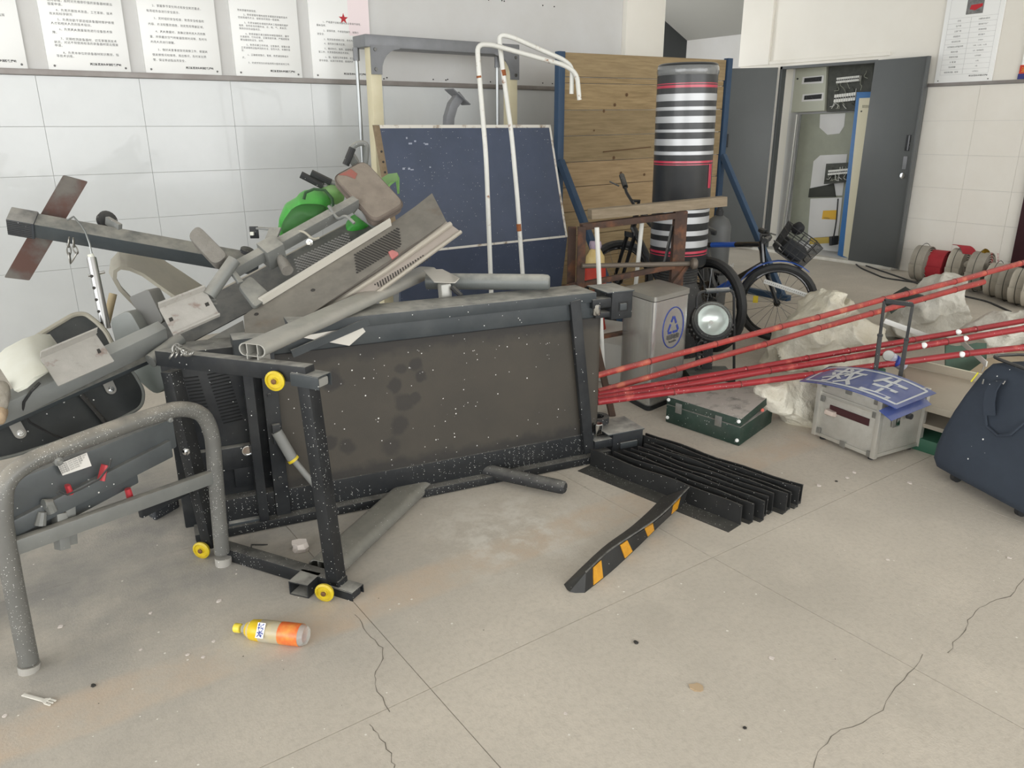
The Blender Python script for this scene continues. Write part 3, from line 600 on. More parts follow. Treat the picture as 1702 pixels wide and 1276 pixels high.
MB().prism(ppoly([(264.6, 513), (341.5, 483), (340.5, 480.5), (263.5, 510)], p2), p2[1]*.025).build('plate_flange', m_pl, o); MB().prism(ppoly([(288, 557), (365, 523), (366, 525.5), (289, 560)], p2), p2[1]*.012).build('plate_flange', m_pl, o)
for hx, hy in ((340, 504), (280, 529)): MB().prism(ppoly([(hx, hy), (hx+6, hy-2.5), (hx+8.5, hy+3), (hx+2.5, hy+5.5)], (p2[0]+p2[1]*.0008, p2[1])), -p2[1]*.004).build('square_hole', m_dark, o)
for hy in (499, 506): MB().lathe([(.006, 0), (.006, .02), (.003, .022)], D(349+(hy-499)*.4, hy, 2.86), RG, 8).build('bolt', m_gst, o)
p3 = plane3((0, 715, 2.40), (236, 640, 2.80), (100, 735, 2.50))
pad = [(-30, 720), (60, 677), (213, 604), (240, 650), (236, 676), (190, 701), (100, 733), (20, 758), (-30, 768)]
P = rpoly(ppoly(pad, p3), .05); MB().prism(P, -p3[1]*.05).build('back_pad', m_blk, B_, bev=.004)
MB().tube(P, .006, 6, closed=True).build('pad_rim', m_plas, B_)
for a, b in (((168, 613), (184, 647)), ((16, 690), (33, 720))):
    pf = (p3[0]+p3[1]*.004, p3[1]); A, C_ = ppoly([a, b], pf); dr = (C_-A).normalized(); sd = dr.cross(p3[1]); q = [A+sd*.019, A-sd*.019]+[C_-sd*.019*math.cos(k*math.pi/8)+dr*.019*math.sin(k*math.pi/8) for k in range(9)]
    o = MB().prism(q, p3[1]*.004).build('bolt_tab', mat('zinc_tab', 'a9a7a1', .4, .5), B_)
    MB().lathe([(.011, 0), (.011, .003), (.008, .003), (.008, .008), (.006, .010)], C_+p3[1]*.004, p3[1], 14).build('bolt', m_chrome, o)
MB().tube([PLN(x, y, p3[0]+p3[1]*.012, p3[1]) for x, y in ((132, 652), (150, 672), (165, 690), (182, 710))], .014, 6, sq=.4).build('rubber_strap', m_rub, B_)
MB().tube([D(66, 636, 2.40), D(52, 650, 2.37), D(40, 668, 2.36), D(37, 684, 2.38), D(50, 702, 2.42), D(90, 724, 2.47), D(115, 730, 2.5), D(160, 722, 2.5), D(178, 713, 2.52)], .0045, 6).build('cable', m_rub, B_)
# white cover, black dome and loose plastic housings behind the beam
R0 = [[D(x, y, F) for x, y, F in r] for r in (((-6, 600, 2.50), (30, 652, 2.30)), ((12, 583, 2.54), (45, 645, 2.29)), ((40, 568, 2.58), (60, 632, 2.31)), ((62, 560, 2.62), (72, 624, 2.36)), ((78, 558, 2.68), (82, 617, 2.44)), ((97, 583, 2.74), (88, 612, 2.52)))]
tag(MB().sheet(R0, -.012).build('plastic_cover', m_wht, loc=D(45, 640, 2.45), ang=60), 'off-white curved plastic cover lying on the gym bench beam', 'cover')
p4 = plane3((50, 565, 2.85), (188, 575, 3.0), (130, 521, 3.02)); sh = [(30, 640), (50, 566), (80, 548), (122, 523), (141, 521), (160, 535), (176, 551), (192, 582), (200, 620)]
Dm = thing('machine_housing', 'black plastic dome housing standing behind the white cover', 'housing', D(120, 640, 2.9))
P = rpoly(ppoly(sh, p4), .08); cI = sum(P, Vector())/len(P)
MB().loft([[p for p in P], [cI+(p-cI)*.93-p4[1]*.03 for p in P], [cI+(p-cI)*.6-p4[1]*.07 for p in P]]).build('shell', m_blk, Dm, ang=60); MB().tube(P, .010, 8, closed=True).build('rim', m_cream, Dm)
def housing(px, F0, F1, dep, m, label, name='plastic_housing', r=.03, bev=.012):
    pl = plane3((px[0][0], px[0][1], F0), (px[1][0], px[1][1], (F0+F1)/2), (px[2][0], px[2][1], F1)); P = rpoly(ppoly(px, pl), r); c = sum(P, Vector())/len(P)
    o = MB().prism(P, -pl[1]*dep).build(name, m, bev=bev, loc=c, ang=50); return tag(o, label, 'housing')
housing([(181, 530), (214, 514), (238, 556), (194, 582)], 2.98, 2.94, .09, m_plas, 'grey rounded plastic housing leaning beside the perforated chrome pin')
housing([(213, 494), (246, 480), (272, 533), (250, 552)], 3.02, 2.98, .07, mat('grey_block', '6d6d6a', .6, dust=.5), 'small dark grey plastic block below the cream curved backrest', 'plastic_block', .015)
housing([(255, 578), (287, 632), (260, 660), (206, 612)], 2.90, 2.86, .10, mat('greenish_grey_plastic', '6b726d', .45, dust=.3), 'greenish grey plastic housing behind the corner of dark bench pad', r=.04)
# cream curved backrest
far = [(345, 486, 3.61), (300, 456, 3.61), (255, 427, 3.61), (222, 417, 3.58), (203, 420, 3.56), (190, 434, 3.52), (187, 452, 3.50), (200, 474, 3.52), (225, 502, 3.58), (262, 530, 3.61)]
near = [(312, 512, 3.38), (268, 482, 3.38), (236, 459, 3.38), (215, 450, 3.35), (201, 448, 3.32), (195, 452, 3.31), (194, 464, 3.32), (203, 480, 3.34), (230, 508, 3.36), (262, 533, 3.38)]
# --- square beam with crossed foot plate, chain, pulley and pin
S_ = thing('gym_beam', 'dark square steel beam sticking out left with rusty crossed foot plate', 'gym machine', D(230, 420, 3.4))
MB().sheet([[D(*a), (D(*a)+D(*b))/2+ZZ*.006, D(*b)] for a, b in zip(far, near)], .016).build('backrest', m_cream, S_, ang=70)['label'] = 'cream curved moulded backrest loop'
bA, bB = D(57, 374, 3.26), D(430, 440, 3.52); upb = V3(-.3, -.5, .95)
MB().bar(bA, bB, .075, .072, upb).build('beam', m_gdk, S_, bev=.004)
dd = (bB-bA).normalized(); ec = MB().bar(bA-dd*.09, bA+dd*.01, .085, .084, upb).build('end_cap', mat('dusty_black_cap', '3a3f45', .6, dust=.9, dcol='a09d96'), S_, bev=.006)
rb = MB(); sd_, u_ = perp(dd, upb)
for k in range(8): rb.bar(bA-dd*.088+u_*(-.035+.01*k)-sd_*-.0+sd_*.0425, bA-dd*.0+u_*(-.035+.01*k)+sd_*.0425, .004, .004, upb)
rb.build('cap_ribs', m_rub, ec)
p5 = plane3((105, 291, 3.36), (7, 461, 3.30), (146, 302, 3.40)); MB().prism(rpoly(ppoly([(105, 291), (146, 302), (49, 466), (7, 461)], p5), .006), -p5[1]*.006).build('foot_plate', m_gru, S_)
ch = D(118, 398, 3.22)
def chain(parent, pts, r=.011, n=None):
    pts = [Vector(p) for p in pts]
    for i in range(len(pts)-1):
        a, b = pts[i], pts[i+1]; d = (b-a); L = d.length*.72; c = (a+b)/2; s1, u1 = perp(d, V3(.3, .9, .1)); w = s1 if i % 2 else u1; d = d.normalized()
        ring = [c+d*(L*math.cos(t)*.9)+w*(r*math.sin(t)) for t in [2*math.pi*k/12 for k in range(12)]]
        MB().tube(ring, .0032, 5, closed=True).build('chain_link', mat('chain_steel', '8d8c87', .35, .8, dust=.3), parent)
chain(S_, [D(115, 396, 3.22), D(114, 409, 3.22), D(115, 422, 3.22), D(117, 436, 3.22)], .0075); chain(S_, [D(122, 397, 3.22), D(123, 409, 3.22), D(128, 420, 3.22), D(120, 434, 3.22)], .0075)
MB().tube([D(112, 366, 3.24), D(122, 360, 3.22), D(135, 374, 3.2), D(142, 385, 3.18), D(149, 405, 3.16), D(153, 424, 3.15)], .004, 6).build('cable', mat('steel_cable', '8a8d8c', .35, .7), S_)
pin = MB().tube([D(152, 428, 3.15), D(176, 546, 3.08)], [.018, .02], 14).build('selector_pin', mat('satin_chrome', 'b4b4b3', .28, .9), S_)
for k in range(5): t = .25+.165*k; p = D(152+24*t, 428+118*t, 3.15-.07*t); MB().lathe([(.007, 0), (.0065, .002)], p-HD*.0185-RG*.004, -HD, 10).build('pin_hole', m_dark, pin)
MB().tube([D(147, 458, 3.13), D(174, 452, 3.15)], .006, 8).build('cross_pin', m_chrome, pin); MB().tube([D(150, 422, 3.15), D(154, 432, 3.15)], .012, 10).build('pin_collar', m_wht, pin)
pu = MB().lathe([(.03, 0), (.042, .002), (.036, .012), (.042, .022), (.03, .024)], D(176, 368, 3.45), RG*.7-HD*.5+ZZ*.4, 18).build('pulley', m_rub, S_); MB().bar(D(178, 366, 3.4), D(200, 379, 3.36), .02, .035).build('pulley_bracket', m_gst, S_, bev=.003)
MB().lathe([(.022, 0), (.03, .002), (.03, .018), (.022, .02)], D(410, 420, 3.52), RG*.4-HD*.2+ZZ, 14).build('pulley', m_rub, S_)
tag(MB().tube([D(188, 488, 3.3), D(176, 540, 3.25)], .016, 12).build('wooden_stick', mat('pale_wood_stick', 'a8997a', .7, var='958668', vs=12), loc=D(176, 540, 3.25)), 'short pale wooden stick behind the perforated chrome pin', 'stick')
# --- slim beam with seat, foam pads and handle bars
W_ = thing('seated_gym_machine', 'slim gym beam with brown vinyl seat, foam pads and handle bars on top of heap', 'gym machine', D(480, 480, 3.2))
w0, w1 = D(384, 452, 2.98), D(592, 336, 3.42)
MB().bar(w0, w1, .04, .05, V3(-.4, -.5, .75)).build('beam', m_gst, W_, bev=.004)
MB().bar(D(438, 427, 3.08), D(466, 412, 3.13), .075, .095, V3(-.4, -.5, .75)).build('collar', m_gst, W_, bev=.005)
MB().tube([D(463, 425, 3.1), D(470, 436, 3.08), D(478, 450, 3.04)], [.012, .022, .024], 12).build('lock_knob', m_pad, W_)
MB().bar(D(458, 379, 3.2), D(450, 400, 3.14), .05, .012).build('bracket_arm', m_gst, W_, bev=.003)
o = MB().bar(D(415, 386, 3.22), D(430, 386, 3.22), .006, .05).build('bracket_plate', m_tblk, W_, bev=.003); MB().bar(D(428, 379, 3.22), D(458, 381, 3.2), .03, .008).build('bracket_bar', m_gst, W_, bev=.002)
MB().box(D(419, 388, 3.21), (.014, .012, .014), (RG, HD, ZZ)).build('square_hole', m_wht, o)
pa = plane3((328, 373, 3.05), (356, 440, 2.95), (311, 390, 3.02)); MB().prism(rpoly(ppoly([(328, 372), (310, 391), (356, 441), (380, 424)], pa), .03), -pa[1]*.06).build('foam_pad', m_pad, W_, bev=.016)
MB().tube([D(389, 432, 2.96), D(347, 492, 2.86)], .025, 14).build('pad_tube', m_gst, W_)
pb = plane3((397, 473, 2.95), (449, 489, 2.98), (425, 509, 2.9)); MB().prism(rpoly(ppoly([(396, 474), (416, 457), (452, 490), (424, 511)], pb), .02), -pb[1]*.02).build('foot_rest', m_gst, W_, bev=.006)
MB().bar(D(383, 447, 2.95), D(400, 470, 2.93), .025, .012).build('foot_rest_arm', m_gst, W_, bev=.002)
ps = plane3((553, 292, 3.50), (606, 265, 3.62), (622, 369, 3.36)); P = rpoly(ppoly([(553, 292), (605, 264), (674, 338), (622, 368)], ps), .04, 6); c = sum(P, Vector())/len(P); n = ps[1]
MB().loft([[c+(p-c)*.94 for p in P], [p-n*.012 for p in P], [p-n*.045 for p in P], [c+(p-c)*.93-n*.055 for p in P]]).build('seat', m_seat, W_, ang=40); MB().tube([p-n*.014 for p in P], .005, 6, closed=True).build('seat_piping', mat('seat_piping', '5b524b', .8), W_)
MB().prism([c+(q-c)*1.0+n*.0012 for q in ppoly([(562, 291), (583, 281), (594, 289), (590, 298), (575, 292)], (P[0], n))], n*.0006).build('red_rub_mark', mat('red_rub', 'a0564e', .85, var='84665c', vs=60), W_)
MB().bar(D(590, 350, 3.42), D(640, 388, 3.46), .05, .03).build('seat_bracket', m_gst, W_, bev=.004)
MB().tube(fillet([D(546, 342, 3.32), D(562, 366, 3.30), D(574, 357, 3.28), D(589, 371, 3.26)], .03), .007, 8).build('hook_rod', m_gst, W_)
MB().tube(fillet([D(488, 385, 3.2), D(505, 384, 3.18), D(520, 398, 3.18), D(530, 395, 3.2)], .02), .005, 8).build('cable_tie', m_cream, W_)
MB().lathe([(.014, 0), (.014, .015), (.008, .016), (.008, .03)], D(516, 402, 3.16), -HD, 10).build('adjust_bolt', m_chrome, W_)
hb = thing('handle_bars', 'grey bent handle bars with black foam grips behind the brown seat', 'handlebar', D(590, 330, 3.7))
MB().tube(fillet([D(574, 274, 3.68), D(587, 240, 3.7), D(610, 236, 3.72), D(608, 270, 3.74), D(600, 300, 3.74)], .05, 6), .013, 10).build('bar', m_gst, hb); MB().tube([D(574.5, 274, 3.68), D(586, 246, 3.695)], .016, 10).build('grip', m_rub, hb)
for a, b, e in (((500, 290), (537, 309), (572, 320)), ((517, 287), (550, 303), (590, 312))):
    MB().tube([D(*b, 3.72), D(*e, 3.72)], .012, 8).build('bar', m_gst, hb); MB().tube([D(*a, 3.70), D(*b, 3.72)], .0165, 10).build('grip', m_rub, hb)
MB().tube([D(582, 268, 3.74), D(592, 262, 3.74)], .03, 10).build('bar_joint', m_gst, hb)
# --- green cloth bag
m_grn = mat('green_nylon', '45a83c', .5, var='2e8a30', vs=9, dust=.4, dcol='8fae84', bump=.3, bsc=20)
m_grn2 = mat('pale_green_cloth', '86b56e', .7, var='74a65d', vs=9, dust=.2)
gb = thing('green_bag', 'bright green nylon bag draped behind the gym seat beam', 'bag', D(520, 380, 3.6))
def blob(outl, F, dep, m, name, parent, nz=.012, loc=None):
    "soft pillow filling an outline: front and back bulge"
    P = [D(x, y, F) for x, y in outl]; c = sum(P, Vector())/len(P); R = []
    for k, (s, d) in enumerate(((.15, -1), (.55, -.85), (.85, -.5), (1, 0), (.85, .5), (.5, .8), (.1, .9))): R.append([c+(p-c)*s+HD*(d*dep) for p in P])
    o = MB().loft(R).build(name, m, parent, noise=nz, nsc=16, ang=180, loc=loc); return crumple(o, dep*.35, 2)
blob([(450, 395), (457, 364), (466, 346), (480, 333), (505, 318), (530, 316), (552, 330), (560, 352), (540, 372), (500, 392), (470, 404)], 3.62, .09, m_grn, 'bag_body', gb)
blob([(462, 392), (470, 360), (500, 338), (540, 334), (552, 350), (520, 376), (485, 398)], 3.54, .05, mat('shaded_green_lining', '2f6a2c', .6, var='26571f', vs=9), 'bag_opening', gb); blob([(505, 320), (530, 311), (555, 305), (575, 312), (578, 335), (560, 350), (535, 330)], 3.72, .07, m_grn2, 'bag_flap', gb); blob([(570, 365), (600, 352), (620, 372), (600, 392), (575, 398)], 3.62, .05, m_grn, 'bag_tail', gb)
MB().tube([D(*p, 3.52) for p in ((505, 331), (508, 320), (522, 314), (540, 316), (552, 330), (554, 345))], .007, 6).build('drawstring', mat('dark_green_cord', '2c4a2c', .7), gb)
MB().sheet([[D(x, y, F) for x, y, F in r] for r in (((634, 296, 3.8), (640, 312, 3.7)), ((645, 289, 3.82), (650, 303, 3.7)), ((660, 287, 3.82), (661, 300, 3.74)), ((664, 296, 3.84), (664, 322, 3.8)))], .01).build('bag_strap', m_grn2, gb, ang=60)
# --- sheet-metal covers
m_sh1 = mat('brown_grey_sheet_metal', '77736d', .5, .25, var='6a6661', vs=6, dust=.55, dcol='98948a', rust=.12, rsc=5, rcol='6a5a4e'); m_sh2 = mat('dark_sheet_metal', '3f4447', .45, .2, var='363b3e', vs=8, dust=.5, dcol='8d8b85'); m_cre = mat('cream_sheet_edge', 'a9a296', .55, .1, dust=.4, dcol='bcb6aa')
def holes(parent, a, b, c, n1, n2, pl, r=.006, m=None):
    mb = MB()
    for i in range(n1):
        for j in range(n2):
            s, t = (i+(.5 if j % 2 else 0))/n1, (j+.5)/n2; x = a[0]+(b[0]-a[0])*s+(c[0]-a[0])*t; y = a[1]+(b[1]-a[1])*s+(c[1]-a[1])*t
            mb.lathe([(r, 0), (r*.9, .0012)], PLN(x, y, pl[0], pl[1]), pl[1], 5)
    o = mb.build('perforations', m or m_dark, parent, sm=False); o['kind'] = 'stuff'
C1 = thing('sheet_metal_cover', 'dark perforated sheet-metal cover lying under the gym seat beam', 'cover', D(430, 560, 3.2))
pd = plane3((352, 490, 3.12), (578, 371, 3.62), (405, 522, 3.02)); MB().prism(ppoly([(255, 545), (352, 490), (578, 371), (660, 372), (640, 420), (405, 522), (300, 578)], pd), -pd[1]*.004).build('panel', m_sh2, C1)
MB().prism(ppoly([(351, 491), (577, 372), (579, 369), (350, 488)], pd), -pd[1]*.06).build('flange', m_cre, C1); holes(C1, (490, 430), (580, 384), (496, 452), 16, 9, (pd[0]+pd[1]*.001, pd[1]), m=mat('light_hole', '9b9a97', .8))
C2 = thing('sheet_metal_cover', 'long brown-grey perforated sheet-metal tray with pale edges across the heap', 'cover', D(520, 620, 3.0))
pt = plane3((405, 540, 2.84), (718, 321, 3.62), (742, 368, 3.42)); MB().prism(ppoly([(405, 524), (432, 505), (649, 372), (690, 343), (718, 321), (733, 350), (742, 368), (497, 535), (445, 590), (408, 572)], pt), -pt[1]*.004).build('tray_face', m_sh1, C2)
MB().prism(ppoly([(432, 505), (649, 372), (651, 375), (438, 506)], (pt[0]+pt[1]*.002, pt[1])), pt[1]*.03).build('tray_flange', mat('bright_sheet_edge', 'd0ccc2', .45, .15), C2); holes(C2, (590, 422), (664, 376), (594, 454), 17, 13, (pt[0]+pt[1]*.001, pt[1]))
pf = plane3((497, 535, 2.93), (742, 368, 3.42), (700, 440, 3.24)); fb = MB().prism(ppoly([(470, 553), (742, 368), (766, 385), (640, 480), (540, 545)], pf), -pf[1]*.004).build('tray_ledge', mat('pinkish_dust_sheet', '9c938b', .6, .1, dust=.4, dcol='b1a89d'), C2)
MB().tube([PLN(x, y, pf[0]+pf[1]*.006, pf[1]) for x, y in ((520, 528), (640, 450), (749, 372))], .012, 8).build('rolled_edge', m_cre, C2); MB().tube([PLN(x, y, pf[0]+pf[1]*.004, pf[1]) for x, y in ((560, 534), (660, 462), (766, 385))], .009, 6).build('outer_edge', m_cre, C2)
holes(C2, (622, 472), (706, 422), (636, 478), 20, 5, (pf[0]+pf[1]*.001, pf[1]), r=.004)
for x, y in ((426, 522), (520, 482)): MB().lathe([(.009, 0), (.007, .002)], PLN(x, y, pt[0]+pt[1]*.001, pt[1]), pt[1], 10).build('rivet_hole', m_dark, C2)
o = MB().prism([PLN(x, y, pf[0]+pf[1]*.02, pf[1]) for x, y in ((645, 420), (652, 417), (661, 421), (662, 425), (651, 433))], pf[1]*.01).build('red_plastic_chip', mat('dusty_red_chip', 'b0605e', .7, dust=.3), bev=.002, loc=PLN(652, 424, pf[0], pf[1])); tag(o, 'dusty red plastic chip resting on the sheet-metal tray', 'plastic chip')
pc = plane3((360, 545, 2.9), (405, 530, 2.95), (380, 600, 2.8)); cv = MB().prism(ppoly([(305, 585), (360, 556), (404, 532), (412, 590), (375, 600)], pc), -pc[1]*.01).build('side_shield', mat('grey_side_shield', '6e6e6a', .55, dust=.5), loc=D(360, 590, 2.85)); tag(cv, 'grey triangular metal shield wedged below the sheet-metal tray', 'metal shield')
# chain bundle lying on the treadmill base bar
cb = thing('steel_chain', 'tangled short steel chain lying on the treadmill base bar', 'chain', D(303, 595, 2.6))
for k in range(3): chain(cb, [D(283+k*9, 594-k*2, 2.46), D(290+k*7, 584, 2.46), D(296+k*6, 573+k*3, 2.47), D(304+k*5, 580+k*2, 2.45), D(313+k*2, 589, 2.45)], .012)
# work gloves at the left edge
gl = blob([(-14, 640), (2, 637), (14, 645), (19, 660), (14, 674), (-2, 678), (-14, 672)], 2.3, .05, mat('grey_knit_glove', 'a39d92', .95, var='8f897d', vs=40, bump=.8, bsc=90), 'work_glove', None, .01, loc=D(2, 670, 2.3)); tag(gl, 'crumpled grey knitted work glove at the left edge on beam', 'glove')
gl = blob([(-12, 678), (4, 675), (14, 684), (12, 696), (-4, 702), (-14, 698)], 2.28, .04, mat('tan_knit_glove', 'c0a98a', .95, var='a8927a', vs=40, bump=.8, bsc=90), 'work_glove', None, .008, loc=D(0, 696, 2.28)); tag(gl, 'tan work glove below the grey glove at left edge', 'glove')
# ================================================================ objects along the back wall
m_cpost = mat('cream_post_paint', 'ded6b8', .5, var='d3caa9', vs=5, dust=.2); m_gcast = mat('grey_cast_paint', '84868a', .45, .2, var='797b7e', vs=8, dust=.35)
Fm = thing('pulley_frame', 'cream two-post gym pulley frame with grey top beam by back wall', 'gym machine', (3.35, 5.62, 0))
YF = 5.56
for x0, x1 in ((2.70, 2.785), (3.95, 4.03)): MB().b2((x0, YF, 0), (x1, YF+.09, 2.07)).build('post', m_cpost, Fm, bev=.004)
MB().b2((2.66, YF-.012, 2.055), (4.045, YF+.20, 2.14)).build('top_beam', m_gcast, Fm, bev=.008)
for xa, sgn in ((2.70, 1), (4.04, -1)):
    q = [V3(xa, YF-.014, 2.07), V3(xa, YF-.014, 1.87), V3(xa+sgn*.085, YF-.014, 1.87)]+[V3(xa+sgn*(.085+.15*(1-math.cos(a))), YF-.014, 1.87+.16*math.sin(a)+.02) for a in [math.pi/2*k/6 for k in range(7)]]+[V3(xa+sgn*.25, YF-.014, 2.07)]
    o = MB().prism(q, (0, .012, 0)).build('gusset', m_gcast, Fm)
    for z in (1.905, 2.04): MB().lathe([(.014, 0), (.012, .006), (.005, .006)], (xa+sgn*.035, YF-.014, z), (0, -1, 0), 10).build('bolt', m_screw, o)
for x, y in ((2.66, YF+.15), (3.93, YF+.15)): MB().tube([V3(x, y, .1), V3(x, y, 2.06)], .014, 10).build('guide_rod', mat('guide_rod_chrome', '9a9d9d', .3, .8), Fm); MB().tube([V3(x, y, 1.97), V3(x, y, 2.06)], .024, 10).build('rod_bush', m_gcast, Fm)
MB().b2((2.62, YF, 0), (4.06, YF+.25, .06)).build('base_beam', m_gcast, Fm, bev=.005)
A_ = thing('exercise_machine', 'curved grey steel arm with an end plate rising behind blue table', 'gym machine', (3.35, 5.42, 0))
c_ = [WY(746, 300, 5.4), WY(745, 215, 5.4), WY(746, 195, 5.4), WY(752, 175, 5.4), WY(765, 158, 5.4)]; o = MB()
rg = []
for i, p in enumerate(c_):
    t_ = (c_[min(i+1, 4)]-c_[max(i-1, 0)]).normalized(); s_ = V3(t_.z, 0, -t_.x); rg.append([p+s_*.035+V3(0, -.03, 0), p+s_*.035+V3(0, .03, 0), p-s_*.035+V3(0, .03, 0), p-s_*.035+V3(0, -.03, 0)])
o.loft(rg).build('arm', m_gcast, A_, bev=.003); MB().bar(WY(746, 148, 5.4), WY(775, 174, 5.4), .13, .008, V3(.7, 0, .7)).build('end_plate', m_gcast, A_, bev=.002); MB().b2((3.28, 5.36, 0), (3.40, 5.44, 1.16)).build('column', m_gcast, A_, bev=.005)
# folded table-tennis table
m_navy = mat('navy_table_top', '434d63', .5, var='3b4558', vs=5, dust=.12, speck=.06, ssc=70, bump=.1, bsc=300); m_wed = mat('white_table_line', 'd6d3ca', .6, rust=.25, rsc=14, rcol='8d7a66')
XL, XR = WY(631, 213, 4.66).x, WY(915, 208, 4.66).x
tp, hg = (4.66, WY(915, 208, 4.66).z), (WX(943, 393, XR).y, WX(943, 393, XR).z); lo_ = (WX(930, 475, XR).y+.02, .08)
Tt = thing('table_tennis_table', 'dark navy table-tennis table folded upright with white edge line', 'table', ((XL+XR)/2, 4.55, 0))
def slabq(x0, x1, a, b, th): return MB().prism([V3(x0, a[0], a[1]), V3(x1, a[0], a[1]), V3(x1, b[0], b[1]), V3(x0, b[0], b[1])], (0, th, .003))
slabq(XL, XR, tp, hg, .022).build('upper_leaf', m_navy, Tt); slabq(XL, XR, hg, lo_, .022).build('lower_leaf', m_navy, Tt)
def lr(a, b, t): return (a[0]+(b[0]-a[0])*t, a[1]+(b[1]-a[1])*t)
f = .0018
slabq(XL, XR, (tp[0]-f, tp[1]), (lr(tp, hg, .022)[0]-f, lr(tp, hg, .022)[1]), .001).build('white_line', m_wed, Tt); slabq(XR-.018, XR, (tp[0]-f, tp[1]), (hg[0]-f, hg[1]), .001).build('white_line', m_wed, Tt); slabq(XL, XR, (hg[0]-f, hg[1]+.008), (hg[0]-f, hg[1]-.004), .001).build('white_line', m_wed, Tt)
slabq(XL-.035, XL, (tp[0], tp[1]), (hg[0], hg[1]), .03).build('edge_board', mat('bare_edge_wood', '8d7c66', .8, var='77674f', vs=18), Tt)
for k in range(3): q = lr(tp, hg, .2+.08*k); MB().lathe([(.008, 0), (.007, .003)], (XL-.018, q[0]-.001, q[1]), (0, -1, 0), 8).build('edge_hole', m_dark, Tt)
MB().b2((XL, lo_[0]-.02, 0), (XR, lo_[0]+.05, .085)).b2((XL+.1, lo_[0]+.03, 0), (XL+.14, lo_[0]+.09, .45)).b2((XR-.14, lo_[0]+.03, 0), (XR-.1, lo_[0]+.09, .45)).build('leg_frame', m_tblk, Tt)
chip = MB()
for x, y in ((676, 230), (682, 239), (690, 235), (705, 238), (709, 240), (671, 281), (680, 281), (685, 282), (715, 278)): p = PLN(x, y, (3, tp[0]-.0005, tp[1]), (0, -(tp[1]-hg[1]), (tp[0]-hg[0]))); chip.box(p, (.02*rnd(.4, 1.3), .001, .014*rnd(.4, 1.4)))
o = chip.build('paint_scuffs', mat('scuff_white', '9aa0ae', .8), Tt); o['kind'] = 'stuff'
# white bent pipes
m_wp = mat('white_pipe_paint', 'd9d9d4', .45, var='cfcfc8', vs=9, rust=.03, rsc=16, rcol='8a5a35')
m_rust = mat('orange_rust', '9a5d33', .85, var='7d4526', vs=40)
def pipe(px, label, jy):
    P = [D(*p) for p in px]; P0 = P[0].copy(); P0.z = 0; t = thing('bent_pipe', label, 'pipe', P0, 'white bent pipes'); MB().tube(fillet([P0]+P, .09, 5), .0128, 12).build('pipe', m_wp, t, ang=60)
    a = D(*jy[0]); b = D(*jy[1]); MB().tube([a, a+(b-a)*.5], .0136, 12).build('rust_joint', m_rust, t)
pipe([(817, 500, 4.35), (808, 260, 4.35), (797, 130, 4.35), (793, 74, 4.36), (816, 74, 4.4), (938, 108, 4.62), (959, 122, 4.65), (963, 166, 4.66)], 'white bent steel pipe left of the two, standing before the navy table', ((796, 126, 4.35), (797, 133, 4.35)))
pipe([(871, 490, 4.5), (860, 330, 4.5), (850, 220, 4.5), (836, 120, 4.5), (829, 57, 4.5), (850, 61, 4.52), (938, 100, 4.66), (951, 112, 4.68), (950, 156, 4.68)], 'white bent steel pipe right of the two, rustier, standing before navy table', ((836, 116, 4.5), (839, 136, 4.5)))
MB().tube([D(862, 372, 4.495), D(863, 384, 4.495)], .0136, 12).build('rust_patch', m_rust, bpy.data.objects['bent_pipe.001'])
# wooden training wall
m_blue = mat('blue_steel_paint', '2e4966', .5, .1, var='29415b', vs=6, dust=.25, dcol='6b7c90')
def wood_mat(i):
    tones = [('a08c69', '857253'), ('a8906d', '8b7555'), ('958262', '7a694b'), ('a38d68', '826e4d')]; a, b = tones[i % 4]
    return mat('pine_plank_%d' % (i % 4), a, .75, var=b, vs=3.2, stretch=(1.2, 9, 14), bump=.25, bsc=9)
Bw = thing('plank_wall', 'tall blue-framed training wall of horizontal pine planks', 'plank wall', (5.05, 5.0, 0))
Y0 = 5.0
seams = [2.045, 1.868, 1.822, 1.622, 1.425, 1.222, 1.025, .825, .625, .425, .22, .03]
for i in range(len(seams)-1):
    z1, z0 = seams[i], seams[i+1]; rec = .012 if i == 1 else random.choice((0, .003, .006))
    sl = .006
    o = MB().prism([V3(4.075, Y0+rec, z0+.004), V3(5.965, Y0+rec, z0+.004+sl*4), V3(5.965, Y0+rec, z1+sl*4), V3(4.075, Y0+rec, z1)], (0, .04, 0)).build('plank', wood_mat(i*3+i//2), Bw, bev=.003, sm=False)
for x, z in ((4.63, 1.25), (4.5, 1.62), (4.62, 1.67), (5.0, 1.1), (4.75, 1.75), (4.72, 1.12), (4.4, 1.47)):
    MB().lathe([(.013*rnd(.6, 1.2), 0), (.002, .0012)], (x, Y0-.0004, z), (0, -1, 0), 9).build('knot', mat('knot_brown', '5e452c', .8), Bw)
for x0, x1, zt in ((3.998, 4.072, 2.05), (5.965, 6.04, 2.085)): MB().b2((x0+.012, Y0-.015, 0), (x1, Y0+.04, zt)).build('post', m_blue, Bw, bev=.004)
MB().bar((4.035, 4.98, 1.24), (4.035, 4.16, 0.02), .05, .05).build('strut', m_blue, Bw, bev=.003); MB().bar((6.0, 4.98, 1.24), (6.0, 4.16, 0.02), .05, .05).build('strut', m_blue, Bw, bev=.003)
for x in (4.035, 6.0): MB().b2((x-.03, 4.1, 0), (x+.03, 5.07, .05)).build('foot_bar', m_blue, Bw, bev=.003)
MB().bar((4.5, 4.99, 1.30), (5.05, 4.99, 1.33), .006, .008).build('pencil_mark', MATS['knot_brown'], Bw)
